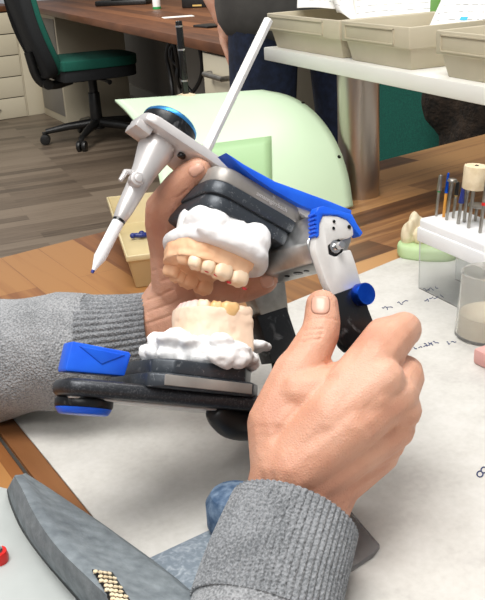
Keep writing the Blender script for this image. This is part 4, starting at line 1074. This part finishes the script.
def bvh(o): return BVHTree.FromPolygons([v.co.copy() for v in o.data.vertices], [tuple(p.vertices) for p in o.data.polygons])
def crease(o, lines):
    me = o.data; n = len(me.vertices); co = np.empty(n*3); me.vertices.foreach_get('co', co); co = co.reshape(-1, 3)
    no = np.empty(n*3); me.vertices.foreach_get('normal', no); no = no.reshape(-1, 3)
    bv = bvh(o); tot = np.zeros(n)
    for pts, dep, wid in lines:
        P3 = []
        for (x, y) in pts:
            l, _ = hit(bv, x, y)
            if l is not None: P3.append(np.array(l))
        for a, b in zip(P3, P3[1:]):
            ab = b-a; L2 = ab@ab
            if L2 < 1e-12: continue
            k = np.clip(((co-a)@ab)/L2, 0, 1); d = np.linalg.norm(co-(a+k[:, None]*ab), axis=1)
            tot = np.where(np.abs(dep*np.exp(-(d/wid)**2)) > np.abs(tot), dep*np.exp(-(d/wid)**2), tot)
    co -= no*tot[:, None]; me.vertices.foreach_set('co', co.ravel()); me.update()
crease(body, [
 ([(306, 322), (322, 318), (336, 320)], .0004, .0008), ([(304, 331), (322, 329), (340, 332)], .0006, .0009), ([(304, 336), (322, 334), (340, 337)], .0005, .0009), ([(302, 342), (320, 339), (339, 343)], .0005, .0009),
 ([(408, 352), (416, 357)], .0008, .0015),
 ([(147, 300), (160, 296), (172, 290)], .0006, .0010), ([(148, 312), (165, 306), (180, 300)], .0006, .0010), ([(150, 284), (163, 281), (176, 276)], .0005, .0010), ([(152, 271), (163, 268), (174, 264)], .0004, .0010), ([(147, 324), (164, 318), (180, 312)], .0005, .0010),
 ([(172, 199), (180, 196), (187, 190)], .0006, .0009), ([(240, 298), (243, 286), (240, 274)], .0005, .0009), ([(246, 297), (249, 286), (247, 275)], .0004, .0008)])
hb_ = bvh(body)
def nail(cx, cy, ux, uy, wl, ww, name='fingernail', label=None):
    """nail on the skin round (cx, cy); (ux, uy) image direction towards the tip, half length wl, half width ww (px)"""
    L_ = math.hypot(ux, uy); ux, uy = ux/L_, uy/L_; px_, py_ = -uy, ux; rows = []
    for j in range(13):
        v = -1+2*j/12; r = []
        for i in range(13):
            u = -1+2*i/12; q = (abs(u)**3.2+abs(v)**3.2)**(1/3.2); m_ = max(abs(u), abs(v)); k = m_/q if q > 0 else 1
            x = cx+ux*v*k*wl+px_*u*k*ww; y = cy+uy*v*k*wl+py_*u*k*ww
            l, n_ = hit(hb_, x, y)
            if l is None: return None
            if n_.dot(ray(x, y)) > 0: n_ = -n_
            r.append(l+n_*(.0009-.0008*m_**6))
        rows.append(r)
    b2 = BM(); grid(b2, rows); o = ob(name, b2, 'nail', body, smooth=80); mods(o, ('SOLIDIFY', dict(thickness=.0005, offset=-1))); o.data.shade_smooth()
nail(320.5, 305, .03, -1, 9.5, 9.5)
nail(196.5, 170, .85, -.6, 8, 5.5)
nail(267, 281, .95, -.3, 6.5, 6.5)

# sleeves
def sleeve(path, name, m, parent, seg=72, ribs=0, rib_h=0, wr=0, thick=.0018, seed=0, label=None):
    pts = [P(*p[:3]) for p in path]; rad = [p[3] for p in path]
    # resample
    pts2 = chaikin(pts, 3); r2 = [v.x for v in chaikin([Vector((r, 0, 0)) for r in rad], 3)]
    fine_p, fine_r = [], []
    for (a, b, c, d) in zip(pts2, pts2[1:], r2, r2[1:]):
        n = max(1, int((b-a).length/.0022))
        for i in range(n): fine_p.append(a.lerp(b, i/n)); fine_r.append(c+(d-c)*i/n)
    fine_p.append(pts2[-1]); fine_r.append(r2[-1]); nn_ = len(fine_p)
    if ribs: seg = ribs*8
    def prof(i, k, a, r):
        q = fine_p[i]
        v = 0
        if wr:
            v += wr*noise.fractal(q*28+Vector((math.cos(a), math.sin(a), seed))*.6, 1, 2, 2)
            v += wr*.5*math.sin((q-fine_p[-1]).length*150+2*math.sin(a+seed))*(.5+.5*math.sin(a*2+seed))
        if ribs: v += rib_h*(abs(math.sin(ribs*a/2))-.5)
        return r+v
    b2 = BM(); tube(b2, fine_p, fine_r, seg, caps=False, prof=prof)
    o = ob(name, b2, m, parent, smooth=180, label=label); mods(o, ('SOLIDIFY', dict(thickness=thick, offset=-1))); o.data.shade_smooth(); return o
sl = sleeve([(-190, 395, .64, .050), (-60, 372, .61, .046), (0, 357, .598, .0415), (30, 352, .592, .0380), (60, 350, .586, .0385), (84, 344, .582, .0330), (102, 338, .579, .0285)], 'sleeve', 'knit', PR, wr=.0035, seed=2, label='left sweater sleeve')
sleeve([(92, 341, .5805, .0300), (110, 338, .578, .0275), (130, 336, .574, .0262), (156, 332, .571, .0252)], 'cuff', 'knit_rib', sl, ribs=44, rib_h=.0012, label='ribbed cuff')
sr = sleeve([(150, 1000, .33, .050), (215, 800, .358, .043), (255, 665, .388, .036), (266, 608, .402, .0335)], 'sleeve', 'knit', PR, wr=.002, seed=5, label='right sweater sleeve')
sleeve([(263, 615, .400, .0335), (272, 580, .409, .0328), (283, 548, .419, .0322), (294, 517, .429, .0312)], 'cuff', 'knit_rib', sr, ribs=64, rib_h=.0011, label='ribbed cuff')

# ------------------------------------------------------------------ light
def area(name, loc, tgt, size, power, col=(1, 1, 1), sy=None):
    l = bpy.data.lights.new(name, 'AREA'); l.energy = power; l.color = col; l.size = size
    if sy: l.shape = 'RECTANGLE'; l.size_y = sy
    o = bpy.data.objects.new(name, l); C.objects.link(o); o.location = loc
    o.rotation_euler = (Vector(tgt)-Vector(loc)).to_track_quat('-Z', 'Y').to_euler(); return o
area('bench_lamp', (-.15, .25, 2.0), (.0, .6, .74), .8, 17, (1, .985, .96), .5)
area('ceiling_and_fill_light', (.6, 1.6, 2.5), (.3, 1.2, 0), .6, 17, (1, .97, .93), 1.2)
area('ceiling_and_fill_light', (-.9, 3.9, 2.6), (-.7, 5.0, .3), 1.2, 52, (1, .96, .9), .6)
area('ceiling_and_fill_light', (-.5, -1.0, 2.4), (.0, .5, .8), 1.2, 13, (1, .985, .96), .6)  # added frontal fill from behind the camera
area('ceiling_and_fill_light', (-1.7, 2.2, 2.5), (-.9, 5.6, .3), 1.2, 45, (1, .97, .92), .6)  # added low-angle fill, brightens the end panel under the far desk
wd = bpy.data.worlds.new('room_light'); sc.world = wd; wd.use_nodes = True
wd.node_tree.nodes['Background'].inputs[0].default_value = (.95, .97, 1, 1); wd.node_tree.nodes['Background'].inputs[1].default_value = .35

# ------------------------------------------------------------------ camera
cd = bpy.data.cameras.new('camera'); co = bpy.data.objects.new('camera', cd); C.objects.link(co)
cd.sensor_fit = 'VERTICAL'; cd.sensor_height = 24; cd.lens = F_PX/600*24; cd.clip_start = .01; cd.clip_end = 50
co.matrix_world = mat4(rgt, -dwn, -fwd, CAM); sc.camera = co
vs = sc.view_settings; vs.view_transform = 'Standard'; vs.look = 'None'; vs.gamma = 1; vs.use_curve_mapping = False; vs.exposure = 0
